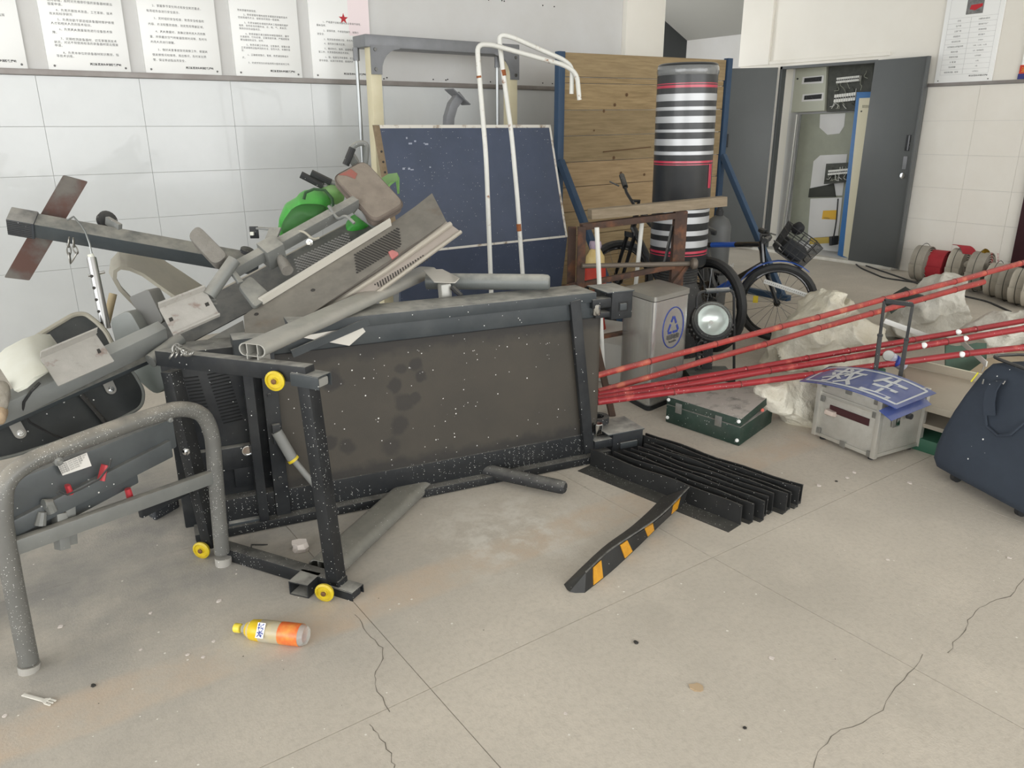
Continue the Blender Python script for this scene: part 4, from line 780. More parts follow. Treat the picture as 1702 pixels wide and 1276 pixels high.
# free-standing punch bag
m_bagk = mat('black_bag_vinyl', '26282a', .38, var='2e3032', vs=10, coat=.15, bump=.3, bsc=18); m_bags = mat('silver_bag_stripe', 'b3b5b7', .35, .3, coat=.2, bump=.15, bsc=20); m_bagr = mat('red_bag_stripe', 'b8324a', .3, coat=.4)
bt, bb = D(1144, 106, 5.2), D(1126, 440, 5.2); bax = (bt-bb).normalized(); Lb = (bt-bb).length
Pb = thing('punch_bag', 'tall black punch bag with silver stripes on a ribbed stand', 'punch bag', V3(bb.x, bb.y, 0))
def by(y): return (by_z(y)-bb).dot(bax)
def by_z(y): return D(1144-18*(y-106)/334, y, 5.2-.19)
RB = .188
MB().lathe([(RB*.93, 0), (RB, .02), (RB, Lb-.03), (RB*.985, Lb-.008), (RB*.90, Lb), (RB*.3, Lb+.006), (.001, Lb+.007)], bb, bax, 32).build('bag', m_bagk, Pb, ang=60)
def band(y0, y1, m, name='stripe'):
    a, b = by(y1), by(y0); MB().lathe([(RB+.0012, a), (RB+.0012, b)], bb, bax, 32, cap=False).build(name, m, Pb, fix=False)
for y0, y1 in ((155, 167), (177, 183), (193, 204), (215, 220), (231, 242), (252, 258), (350, 355), (362, 373), (385, 393), (402, 413)): band(y0, y1, m_bags)
for y0, y1 in ((137, 138.6), (140.5, 145), (268, 271.5), (273.5, 275), (419, 423), (425.5, 427)): band(y0, y1, m_bagr, 'red_line')
rim = MB().lathe([(RB+.001, Lb-.07), (RB+.006, Lb-.05), (RB+.003, Lb-.025), (RB-.01, Lb-.003)], bb, bax, 32, cap=False).build('wrap_collar', mat('clear_wrap', '6d6f6f', .15, coat=.8, bump=.8, bsc=35), Pb)
# red L on the right flank
aL = by(272); sdL = perp(bax, Vector((0, 1, 0)))
for da in (0, .03):
    ang = .62+da*3; p = [bb+bax*(aL-.004-h)+(RG*math.cos(ang)-HD*math.sin(ang))*(RB+.003) for h in (0, .05, .1, .15)]; MB().tube(p, .005, 6).build('red_line', m_bagr, Pb)
cn = MB(); pr = []
for k in range(9): z = .5+.018*k; pr += [(.12, z), (.14, z+.006), (.14, z+.012), (.12, z+.018)]
MB().lathe(pr, (bb.x, bb.y, 0), ZZ, 24).build('spring_neck', m_rub, Pb); MB().lathe([(.2, 0), (.215, .04), (.2, .3), (.17, .42), (.13, .5)], (bb.x, bb.y, 0), ZZ, 28).build('base', m_rub, Pb)
# rusty trestle with timber
m_rs = mat('rusty_angle_iron', '4d3a30', .8, .1, var='3c2d26', vs=12, rust=.5, rsc=10, rcol='6b4630', bump=.5, bsc=60, dust=.25, dcol='80705f'); m_tim = mat('weathered_timber', '8c7f6b', .8, var='776a56', vs=4, stretch=(2, 2, 12), bump=.4, bsc=20, dust=.3, dcol='b3a690')
Tr = thing('trestle', 'rusty angle-iron trestle with a weathered timber beam on top', 'trestle', V3(3.05, 3.15, 0))
ta, tc = D(980, 356, 4.40), D(1204, 334, 4.62); MB().bar(ta, tc, .07, .055).build('timber', m_tim, Tr, bev=.003)
MB().bar(D(966, 377, 4.38), D(1122, 358, 4.55), .05, .035).build('top_angle', m_rs, Tr, bev=.002)
def leg(x, F, y0, w=.045, name='leg', y1=None):
    p = D(x, y0, F); q = V3(p.x, p.y, 0) if y1 is None else D(x, y1, F); MB().bar(p, q, w, w, RG).build(name, m_rs, Tr, bev=.002)
leg(951, 4.44, 377, .045); leg(967, 4.36, 377, .045); leg(1131, 4.56, 350, .072)
MB().tube([D(967, 442, 4.33), D(1152, 438, 4.52)], .014, 10).build('round_bar', mat('dull_round_bar', '6b6258', .6, .3), Tr); MB().lathe([(.02, 0), (.034, .01), (.034, .03), (.02, .04)], D(1148, 438, 4.5), RG, 14).build('bar_end', MATS['dull_round_bar'], Tr)
MB().bar(D(960, 474, 4.36), D(1120, 442, 4.50), .03, .03).build('brace', m_rs, Tr, bev=.002); MB().bar(D(938, 478, 4.42), D(968, 470, 4.36), .05, .03).build('foot_angle', m_rs, Tr, bev=.002)
MB().bar(D(1142, 440, 4.54), D(1112, 480, 4.5), .03, .025).build('brace', m_rs, Tr, bev=.002); MB().bar(D(1118, 375, 4.56), D(1104, 440, 4.5), .012, .02).build('brace', m_tblk, Tr)
MB().bar(D(985, 562, 4.2), D(1040, 552, 4.3), .035, .02).build('brace', m_rs, Tr, bev=.002); MB().bar(D(988, 560, 4.2), G(1018, 692), .035, .02).build('leg', m_rs, Tr, bev=.002)
# white rods and cone
for px, F, lb in ((((992, 378), (1001, 585)), 4.2, 'thin white rod in front of red traffic cone'), (((1067, 370), (1057, 470)), 4.66, 'thin white rod standing before the far bicycle wheel')):
    a, b = D(*px[0], F), D(*px[1], F); d = (a-b).normalized(); b = a-d*(a.z/d.z); o = MB().tube([b, a], .013, 10).build('white_rod', mat('white_rod_paint', 'd8d8d2', .5), loc=b); tag(o, lb, 'rod')
cp = D(988, 470, 4.85); Cn = thing('traffic_cone', 'red traffic cone with yellow sleeve behind the trestle', 'traffic cone', V3(cp.x, cp.y, 0)); cz = D(986, 405, 4.85).z
m_cr = mat('cone_red', 'c8402e', .55, var='b03424', vs=12, dust=.2); MB().lathe([(.13, .03), (.035, cz-.3), (.001, cz-.3)], (cp.x, cp.y, 0), ZZ, 20).build('cone', m_cr, Cn)
zy = D(986, 442, 4.85).z; MB().lathe([(.075, zy-.12), (.068, zy), (.058, zy)], (cp.x, cp.y, 0), ZZ, 20, False).build('lower_sleeve', m_cr, Cn); MB().lathe([(.064, zy-.01), (.058, zy+.06), (.03, cz-.03), (.034, cz), (.001, cz)], (cp.x, cp.y, 0), ZZ, 20).build('yellow_sleeve', mat('pale_yellow_plastic', 'd9c489', .4, var='cdb274', vs=20), Cn)
MB().lathe([(.034, cz-.03), (.04, cz-.01), (.036, cz+.015), (.02, cz+.01)], (cp.x, cp.y, 0), ZZ, 14).build('cloth_top', mat('purple_cloth', 'b8a8b4', .8, var='8f7f96', vs=60), Cn, noise=.006, nsc=30); MB().b2((cp.x-.17, cp.y-.17, 0), (cp.x+.17, cp.y+.17, .03)).build('base', m_cr, Cn, bev=.01)
# ---------------------------------------------------------------- bicycles
m_tyre = mat('tyre_rubber', '222324', .7, var='2b2c2c', vs=20, dust=.25, dcol='6d6b66'); m_bk = mat('gloss_black_frame', '15171a', .25, coat=.5); m_bb = mat('gloss_blue_frame', '1f57b8', .3, coat=.5); m_spk = mat('spoke_steel', '77797a', .35, .8)
def wheel(t, c, ax, r, tr, name='wheel'):
    ax = ax.normalized(); s, u = perp(ax); ring = lambda q: [c+s*(q*math.cos(2*math.pi*k/36))+u*(q*math.sin(2*math.pi*k/36)) for k in range(36)]
    w = MB().tube(ring(r-tr), tr, 8, closed=True).build('tyre', m_tyre, t); MB().tube(ring(r-2.1*tr), tr*.42, 6, closed=True).build('rim', m_bk, w)
    sp = MB()
    for k in range(20):
        a = 2*math.pi*k/20; b = a+(.5 if k % 2 else -.5); e = .03 if k % 4 < 2 else -.03; sp.tube([c+ax*e+(s*math.cos(b)+u*math.sin(b))*.02, c+(s*math.cos(a)+u*math.sin(a))*(r-2.2*tr)], .0016, 3)
    o = sp.build('spokes', m_spk, w); o['kind'] = 'stuff'; MB().lathe([(.012, -.05), (.024, -.035), (.024, .035), (.012, .05)], c, ax, 12).build('hub', m_bk, w); return w
def bike(label, R, Fp, r, tr, zs, zb, steer, m1, m2, basket=False, name='bicycle', tilt=0):
    R, Fp = Vector(R), Vector(Fp); d = (Fp-R).normalized(); sd = V3(-d.y, d.x, 0); W = (Fp-R).length; t = thing(name, label, 'bicycle', (R+Fp)/2)
    P = lambda x, z, e=0: R+d*x+ZZ*z+sd*e
    rc, fc = P(0, r), P(W, r); bbk = P(.40, r-.04); st = P(.27, zs-.12); ht = P(W-.20, zb-.12); hb_ = P(W-.165, zb-.26)
    wheel(t, rc, sd, r, tr); stv = Vector(steer).normalized(); fax = V3(-stv.y, stv.x, 0); fc2 = hb_+(fc-hb_)  # axle under the fork
    wheel(t, fc2, fax, r, tr)
    f = MB().tube([st, ht], .02, 10).tube([bbk, hb_], .025, 10).tube([bbk, st], .018, 10); f.tube([ht+(ht-hb_)*.15, hb_-(ht-hb_)*.1], .022, 10); f.build('frame', m1, t)
    MB().tube([st+(ht-st)*.1, st+(ht-st)*.55], .0212, 10).build('top_tube_sleeve', m2, t); MB().tube([bbk+(hb_-bbk)*.05, bbk+(hb_-bbk)*.45], .0262, 10).build('down_tube_sleeve', m2, t)
    s = MB()
    for e in (-.055, .055): s.tube([st, rc+sd*e], .009, 6).tube([bbk, rc+sd*e], .010, 6)
    s.build('rear_stays', m1, t)
    fk = MB(); cr = hb_+(fc2-hb_)*.12
    for e in (-.055, .055): fk.tube([cr+fax*e, fc2+fax*e], [.017, .012], 8)
    fk.bar(cr-fax*.07, cr+fax*.07, .04, .04).build('fork', m1, t)
    stm = ht+(ht-hb_)*.45; MB().tube([ht, stm, stm+stv*.06], .014, 8).build('stem', m_bk, t); c = stm+stv*.06; fax0 = fax; fax = (fax+ZZ*tilt).normalized()
    hb2 = MB().tube([c-fax*.30-stv*.05, c-fax*.1, c+fax*.1, c+fax*.30-stv*.05], .012, 8).build('handlebar', m_bk, t)
    for e in (-1, 1): MB().tube([c+fax*(.31*e)-stv*.05, c+fax*(.17*e)-stv*.02], .021, 10).build('grip', m_rub, hb2); MB().tube([c+fax*(.2*e)+stv*.02-ZZ*.01, c+fax*(.29*e)+stv*.06-ZZ*.03], .006, 6).build('brake_lever', m_spk, hb2)
    sp_ = P(.24, zs); MB().tube([st, sp_-ZZ*.03], .013, 8).build('seat_post', m_spk, t)
    sx = [(-.13, .075, .0), (-.08, .08, .012), (0, .05, .01), (.08, .022, .0), (.13, .014, -.008)]; MB().loft([[sp_+d*a+sd*w_+ZZ*(h-.01), sp_+d*a+sd*w_*.7+ZZ*(h+.02), sp_+d*a-sd*w_*.7+ZZ*(h+.02), sp_+d*a-sd*w_+ZZ*(h-.01), sp_+d*a-sd*w_*.5+ZZ*(h-.035), sp_+d*a+sd*w_*.5+ZZ*(h-.035)] for a, w_, h in sx]).build('saddle', m_rub, t, sub=1)
    MB().loft([[sp_-d*.136+sd*(.06*math.cos(k*.785))+ZZ*(.005+.03*math.sin(k*.785))-d*q for k in range(8)] for q in (0, .012)]).build('saddle_tail', m2, t)
    MB().lathe([(.085, 0), (.09, .002), (.085, .005), (.02, .006)], bbk-sd*.06, -sd, 24).build('chainring', m_bk, t)
    for e, ph in ((-.075, 1), (.075, -1)): q = bbk+sd*e; k_ = MB().bar(q, q+d*(.10*ph)-ZZ*.12*ph, .012, .022).build('crank', m_bk, t); MB().box(q+d*(.10*ph)-ZZ*.12*ph+sd*(math.copysign(.05, e)), (.09, .08, .02), (d, sd, ZZ)).build('pedal', m_rub, k_)
    MB().tube([rc-sd*.06+ZZ*.04, bbk-sd*.06+ZZ*.08], .004, 5).build('chain', m_spk, t); MB().lathe([(.05, 0), (.045, .012), (.03, .022), (.01, .03)], rc-sd*.03, -sd, 18).build('cassette', m_spk, t); MB().bar(rc-sd*.06-ZZ*.03, rc-sd*.06-ZZ*.12+d*.03, .02, .03).build('derailleur', m_bk, t)
    return t, c, stv, fax, fc2, cr, sd, d, P
def FR(F, R_, z=0): return HD*F+RG*R_+ZZ*z
T1, c, stv, fax, fc, cr, sd1, d1, P1 = bike('small black and blue bicycle with front wire basket, rear one of the two', FR(6.42, 1.44), FR(5.48, 1.925), .285, .026, .72, .80, RG*.96-HD*.25, m_bk, m_bb)
bs = c+stv*.13-ZZ*.15; bk = MB(); tl = (stv*.75-ZZ*.5).normalized(); bu = tl.cross(fax).normalized(); bu = bu if bu.z > 0 else -bu
def BP(x, y, z): s = 1+.18*z/.2; return bs+tl*(x*s)+fax*(y*s)+bu*z
for z in (0, .05, .10, .15, .2): bk.tube([BP(-.11, -.15, z), BP(.11, -.15, z), BP(.11, .15, z), BP(-.11, .15, z)], .004, 5, closed=True)
for k in range(9):
    e = -.15+.3*k/8
    for sx in (-.11, .11): bk.tube([BP(sx, e, 0), BP(sx, e, .2)], .0028, 4)
    bk.tube([BP(-.11, e, 0), BP(.11, e, 0)], .0028, 4)
for k in range(6):
    e = -.11+.22*k/5
    for sy in (-.15, .15): bk.tube([BP(e, sy, 0), BP(e, sy, .2)], .0028, 4)
bk.build('basket', m_rub, T1); MB().box(BP(0, 0, .07), (.18, .25, .10), (tl, fax, bu)).build('basket_contents', mat('dark_rag', '2e3033', .9, var='222426', vs=20), T1, bev=.03, noise=.02, nsc=14)
mg = [fc+stv*(.305*math.cos(a))+ZZ*(.305*math.sin(a)) for a in [math.radians(50+k*11) for k in range(11)]]; MB().sheet([[p-fax*.03, p+fax*.03] for p in mg], .003).build('mudguard', m_bb, T1, ang=60)
MB().text('gruor', .055, P1(.57, .46, -.028)+V3(0, 0, 0), (d1*.92+ZZ*.38).normalized(), (ZZ*.92-d1*.38).normalized(), 'CENTER', bold=.001).build('frame_lettering', m_paper, T1, sm=False, fix=False)
MB().box(fc+fax*-.02+stv*-.15+ZZ*.02, (.035, .01, .05), (stv, fax, ZZ)).build('wheel_reflector', m_yel, T1)
T2, *_ = bike('black bicycle with wide tyres behind the punch bag, nearer of the two', FR(5.2, 1.362), FR(6.06, .84), .33, .03, .80, 1.03, -RG*.93-HD*.36, m_bk, m_bk, tilt=-.65)
# cap at handlebar of blue bike
cap = blob([(1316, 377), (1325, 369), (1336, 374), (1335, 381), (1325, 388), (1316, 388)], 5.5, .06, mat('black_cap_cloth', '1d1e21', .85), 'cap', None, .004, loc=D(1325, 388, 5.5)); tag(cap, 'black cloth cap hung on the handlebar above wire basket', 'cap')
# perforated white strip
a, b = D(1270, 467, 5.35), D(1345, 492, 5.2); o = MB().bar(a-(b-a)*.0, b+(b-a)*.25, .008, .03).build('steel_strip', mat('white_perforated_strip', 'd3d3cf', .4), loc=b, bev=.001); tag(o, 'white perforated steel strip sticking out of the sack by bicycle wheel', 'steel strip')
for k in range(26): MB().lathe([(.0035, 0), (.003, .0006)], a+(b-a)*(1.2*(k+.5)/26)-HD*.0045, -HD, 6).build('punched_hole', m_dark, o)
# stainless bin
m_ss = mat('brushed_stainless', 'c9c9c6', .26, .75, var='bebebb', vs=5, stretch=(30, 30, 1.2), bump=.1, bsc=8); cc0, ex, ey = V3(2.936, 2.815, 0), V3(.335, .051, 0), V3(.05, .30, 0)
def sq(s, r, n=6): return rpoly([cc0+ex*.5+ey*.5+ex*(a*s)+ey*(b*s) for a, b in ((-.5, -.5), (.5, -.5), (.5, .5), (-.5, .5))], r, n)
Bn = thing('waste_bin', 'stainless steel recycling bin with blue recycling emblem', 'bin', cc0+ex*.5+ey*.5)
MB().loft([[p+ZZ*.02 for p in sq(1, .035)], [p+ZZ*.612 for p in sq(1, .035)]]).build('body', m_ss, Bn, ang=50); MB().loft([[p for p in sq(1.03, .035)], [p+ZZ*.028 for p in sq(1.03, .035)]]).build('base', m_rub, Bn)
MB().loft([[p+ZZ*.617 for p in sq(1.03, .035)], [p+ZZ*.642 for p in sq(1.03, .035)], [p+ZZ*.652 for p in sq(.8, .04)], [p+ZZ*.658 for p in sq(.3, .02)]]).build('lid', mat('dusty_bin_lid', '9b9a94', .4, .6, dust=.7, dcol='b5b2a8'), Bn, ang=25)
nf = V3(ex.y, -ex.x, 0).normalized(); ux = ex.normalized(); fo = cc0+ux*.19+ZZ*.445+nf*.0012; m_bl = mat('blue_print', '2c3f8f', .5)
MB().tube([fo+ux*(.098*math.cos(a))+ZZ*(.115*math.sin(a)) for a in [2*math.pi*k/40 for k in range(40)]], .0032, 5, closed=True).build('emblem_ring', m_bl, Bn)
tri = [(0, .07), (.053, -.025), (-.053, -.025)]
for i in range(3):
    a, b = Vector(tri[i]), Vector(tri[(i+1) % 3]); q = [(a+(b-a)*u_) for u_ in (.08, .50, .62, .94)]
    for u0, u1 in ((0, 1), (2, 3)): MB().bar(fo+ux*q[u0].x+ZZ*q[u0].y, fo+ux*q[u1].x+ZZ*q[u1].y, .0015, .013, nf.cross(ux*(b-a).x+ZZ*(b-a).y)).build('emblem_arrow', m_bl, Bn)
MB().text('可回收物', .030, fo-ZZ*.062, ux, ZZ, 'CENTER', bold=.0008).text('Recyclable', .016, fo-ZZ*.082, ux, ZZ, 'CENTER', bold=.0006).build('lettering', m_ink, Bn, sm=False, fix=False)
# searchlight
SL = thing('searchlight', 'black portable searchlight with round lens and tube handle', 'searchlight', G(1190, 650)); sc_ = D(1184, 533, 4.3); dn = (-HD*.86-RG*.0+ZZ*.5).normalized()
MB().lathe([(.09, .015), (.118, 0), (.125, -.03), (.12, -.06), (.10, -.14), (.06, -.18), (.001, -.19)], sc_, dn, 28, False).build('housing', m_rub, SL); MB().lathe([(.106, .012), (.098, -.012), (.08, -.04), (.05, -.062), (.02, -.072), (.001, -.073)], sc_, dn, 28, False).build('reflector', mat('reflector_silver', 'dfe6e2', .28, .55), SL)
MB().lathe([(.105, .014), (.06, .019), (.001, .021)], sc_, dn, 28).build('lens', mat('clear_lens', 'e8f0ec', .05, trans=.9, alpha=.12), SL); MB().tube([sc_-dn*.07, sc_-dn*.03], .012, 8).build('bulb', m_chrome, SL)
for k in range(14): a = math.pi*(1.05+.9*k/13); s1, u1 = perp(dn); MB().box(sc_-dn*.045+(s1*math.cos(a)+u1*math.sin(a))*.125, (.012, .012, .05), (s1, u1, dn)).build('cooling_rib', m_rub, SL)
g0, g1 = D(1158, 655, 4.32), D(1219, 655, 4.4); g0.z = g1.z = 0
MB().tube(fillet([g0, D(1158, 485, 4.34), D(1220, 481, 4.42), g1], .05), .0085, 8).build('handle_frame', m_rub, SL); MB().tube([D(1172, 483.5, 4.36), D(1211, 481.5, 4.41)], .015, 10).build('handle_grip', m_tgry, SL)
MB().bar(sc_-dn*.08-ZZ*.08, V3(sc_.x, sc_.y, .0)-dn*.05, .06, .06).build('stem', m_rub, SL, bev=.01); MB().bar(V3(sc_.x, sc_.y, .07)-RG*.13, V3(sc_.x, sc_.y, .07)+RG*.13, .2, .14).build('battery_box', mat('dark_green_box', '2c3a34', .6, dust=.4), SL, bev=.01)
MB().tube([D(1165, 570, 4.25)+RG*(.02*math.cos(k*.9))+ZZ*(.02*math.sin(k*.9)-.004*k) for k in range(40)], .004, 5).build('coil_cord', m_rub, SL)
# white cardboard behind bin, grey gas cylinder, dark box
tag(MB().prism([G(985, 632, .0), G(1052, 650, 0), G(1062, 600, 0), G(1000, 590, 0)], ZZ*.26).build('paper_bag', mat('white_paper_bag', 'c9c8c2', .8, dust=.2), bev=.01, loc=G(1020, 620), noise=.01), 'white paper bag between the treadmill and stainless bin', 'paper bag')
gc = D(1193, 392, 6.6); gc.z = 0; gz = D(1193, 352, 6.6).z; o = thing('gas_cylinder', 'small grey gas cylinder standing before the left cabinet door', 'gas cylinder', gc)
MB().lathe([(.09, 0), (.105, .03), (.105, gz-.12), (.08, gz-.06), (.035, gz-.03)], gc, ZZ, 20).build('bottle', mat('grey_cylinder', '5a5c5c', .5), o); MB().lathe([(.03, gz-.03), (.035, gz), (.02, gz+.03), (.02, gz+.05)], gc, ZZ, 12).build('valve', m_rub, o)
# ---------------------------------------------------------------- meter cabinet
m_door = mat('charcoal_door_paint', '585b5b', .45, .1, var='535656', vs=2, dust=.05); m_gbd = mat('grey_green_board', '9c9f90', .7, var='8f9284', vs=4); m_mbox = mat('meter_box_paint', 'b3b5a6', .5)
nb = MB().b2((8.78, 4.75, 0), (8.84, 6.4, 2.3)).b2((8.6, 6.17, 0), (8.78, 6.25, 2.3)).b2((8.6, 4.87, 0), (8.78, 4.95, 2.3)).b2((8.6, 4.87, 2.17), (8.78, 6.25, 2.25)).b2((8.36, 4.95, 0), (8.78, 6.17, .03)); nb = tag(nb.build('wall_niche', m_paint, sm=False), kind='structure')
dj = tag(MB().b2((8.34, 6.14, 0), (8.42, 6.17, 2.17)).b2((8.34, 4.95, 2.14), (8.42, 6.17, 2.17)).build('door_frame', m_door), kind='structure')
def leaf(h, ang, sgn, label, hz):
    d = V3(-math.sin(math.radians(ang)), sgn*math.cos(math.radians(ang)), 0); n = V3(d.y, -d.x, 0); n = n if n.dot(CAM-Vector(h)) > 0 else -n; t = thing('door_%d' % (2 if sgn > 0 else 3), label, None, h); t['kind'] = 'structure'
    c = Vector(h)+d*.3; MB().box(c+ZZ*1.095-n*.02, (.60, .035, 2.13), (d, n, ZZ)).build('panel', m_door, t, bev=.004); e = Vector(h)+d*.61; MB().box(e+ZZ*1.095-n*.01, (.014, .05, 2.13), (d, n, ZZ)).build('edge_strip', mat('door_edge_metal', '5d6060', .4, .3), t, bev=.002)
    q = Vector(h)+d*.53+n*.003; MB().box(q+ZZ*hz, (.05, .006, .16), (d, n, ZZ)).build('handle_recess', m_tblk, t, bev=.002); MB().box(q+ZZ*hz+n*.006+d*.012, (.012, .01, .15), (d, n, ZZ)).build('handle', m_gcast, t, bev=.002)
    return t, q, n, d
leaf((8.30, 6.17, 0), 40, 1, 'left charcoal cabinet door, hinged open behind the plank wall', 1.33); t, q, n, d = leaf((8.285, 4.95, 0), 6, -1, 'right charcoal cabinet door with round lock, opened flat to wall', 1.33)
MB().box(q+ZZ*1.13, (.045, .008, .13), (d, n, ZZ)).build('lock_plate', m_gcast, t, bev=.003); MB().lathe([(.03, 0), (.028, .012), (.012, .014)], q+ZZ*1.0, n, 16).build('lock', m_chrome, t)
def cab(px, X, th, m, name, par, bev=.003): return MB().prism([WX(x, y, X) for x, y in px], (th, 0, 0)).build(name, m, par, bev=bev)
XB = 8.76
mb_ = thing('meter_box', 'grey-green meter box with two dark windows in the wall niche', 'meter box', WX(1345, 190, XB)); cab([(1322, 113), (1374, 107), (1370, 184), (1314, 187)], 8.64, .12, m_mbox, 'case', mb_); MB().lathe([(.01, 0), (.01, .01), (.003, .012)], WX(1326, 131, 8.64), (-1, 0, 0), 10).build('lock', m_rub, mb_)
for y in (125, 154): cab([(1334, y+3), (1369, y), (1368, y+13), (1332, y+15)], 8.636, .004, m_paint, 'window_frame', mb_); cab([(1337, y+5), (1366, y+2), (1365, y+10), (1336, y+12)], 8.634, .004, m_rub, 'window', mb_)
m_brk = mat('breaker_white', 'd6d6d0', .5); m_wire = mat('dark_wires', '33352f', .7)
def breakers(lbl, px, rows, XX=8.66):
    t = thing('breaker_panel', lbl, 'breaker panel', WX(px[3][0], px[3][1], XB)); cab(px, XX, .1, mat('panel_dark', '4c4e48', .7, var='3a3c37', vs=18), 'back_plate', t)
    for (xa, ya, xb, yb, n_, h) in rows:
        a, b = WX(xa, ya, XX-.03), WX(xb, yb, XX-.03); hh = (WX(xa, ya, XX)-WX(xa, ya+h, XX)).length
        for k in range(n_):
            p = a+(b-a)*((k+.5)/n_); w_ = (b-a).length/n_*.86; o = MB().box(p, (.05, w_, hh)).build('breaker', m_brk, t); MB().box(p-V3(.027, 0, 0), (.01, w_*.6, hh*.2)).build('toggle', m_rub, o)
    for k in range(22):
        xa, xb = sorted((px[0][0], px[1][0])); u_ = rnd(xa+3, xb-4); v_ = rnd(px[0][1]+4, px[2][1]-6); P = [WX(u_+rnd(-6, 6)*j*.5, min(v_+j*rnd(3, 9), px[2][1]-2), XX-.012-rnd(0, .012)) for j in range(4)]; MB().tube(fillet(P, .03), .0035, 4).build('wire', random.choice((m_wire, m_brk, m_gbd)), t)
breakers('open breaker panel with two breaker rows beside the meter box', [(1378, 110), (1452, 104), (1446, 182), (1374, 186)], [(1392, 134, 1430, 130, 12, 9), (1388, 164, 1424, 160, 9, 13)]); breakers('small breaker panel with one row lower in the wall niche', [(1373, 272), (1412, 270), (1409, 302), (1369, 306)], [(1378, 287, 1411, 284, 11, 8)])
bd = thing('backing_board', 'grey-green backing board with white cut-outs inside wall niche', 'board', WX(1360, 400, XB)); cab([(1330, 190), (1425, 186), (1400, 400), (1310, 400)], 8.74, .03, m_gbd, 'board', bd)
cab([(1363, 190), (1405, 188), (1403, 210), (1395, 222), (1375, 224), (1362, 212)], 8.735, .004, m_paint, 'cut_out', bd); cab([(1352, 268), (1363, 258), (1408, 256), (1400, 325), (1345, 325)], 8.735, .004, m_paint, 'cut_out', bd); cab([(1347, 330), (1400, 328), (1392, 400), (1342, 400)], 8.735, .004, m_paint, 'cut_out', bd)
cab([(1345, 313), (1385, 305), (1388, 327), (1343, 328)], 8.715, .02, m_wire, 'wire_duct', bd, .006); st_ = cab([(1368, 350), (1392, 349), (1391, 365), (1366, 364)], 8.73, .003, mat('warning_yellow', 'd8a92c', .5), 'warning_sticker', bd, 0); MB().text('有电危险', .02, WX(1369, 363, 8.729), (0, -1, 0), (0, 0, 1)).build('sticker_print', m_ink, st_, sm=False, fix=False)
yd = thing('yellow_tool', 'yellow and black tool case on the niche floor', 'tool', WX(1360, 408, 8.55)); cab([(1346, 396), (1378, 394), (1378, 404), (1345, 406)], 8.5, .12, mat('dull_yellow_case', 'a08a3a', .6), 'case', yd); cab([(1378, 393), (1383, 393), (1382, 408), (1378, 408)], 8.49, .14, m_rub, 'end', yd)
lp = thing('tall_cabinet', 'tall cream cabinet with blue frame standing in the wall niche', 'cabinet', WX(1420, 430, 8.5)); q0 = [WX(1424, 153, 8.55), WX(1462, 152, 8.55), WX(1425, 436, 8.45), WX(1392, 424, 8.45)]
MB().prism(q0, (.06, 0, 0)).build('frame', mat('cabinet_blue', '2f6ca8', .4, var='2a6299', vs=5), lp, bev=.003); MB().prism([WX(1428, 163, 8.54), WX(1458, 162, 8.54), WX(1422, 434, 8.435), WX(1401, 425, 8.435)], (.03, 0, 0)).build('inset', mat('cabinet_cream', 'd0cab0', .5), lp, bev=.002)
vt = MB()
for r_ in range(2):
    for k in range(9): p = WX(1434+k*2.0, 177+r_*12, 8.535); vt.box(p, (.004, .004, .03))
vt.build('vent_slots', m_wire, lp); MB().lathe([(.01, 0), (.008, .008)], WX(1432, 185, 8.535), (-1, 0, 0), 8).build('lock', m_rub, lp)
cdt = MB().tube([WX(1325, 190, 8.6), WX(1312, 300, 8.6), WX(1299, 396, 8.6)], .012, 8).build('conduit', mat('steel_conduit', 'b5b5ad', .3, .6), nb); cd2 = MB().tube([WX(1331, 190, 8.62), WX(1318, 300, 8.62), WX(1305, 396, 8.62)], .012, 8).build('conduit', m_gst, nb)
for pts, lb in (([(1393, 330), (1390, 370), (1384, 402), (1375, 412), (1398, 418), (1430, 445), (1470, 462), (1530, 470)], 'thin black cable trailing out of niche along the floor to hoses'), ([(1395, 408), (1420, 435), (1480, 455), (1560, 483), (1640, 500), (1680, 518)], 'second black cable snaking across floor past the fire hoses')):
    P = [WX(x, y, 8.5) if y < 405 else G(x, y, .008) for x, y in pts]; tag(MB().tube(fillet(P, .1), .008, 6).build('cable', m_rub, loc=P[-1]), lb, 'cable')
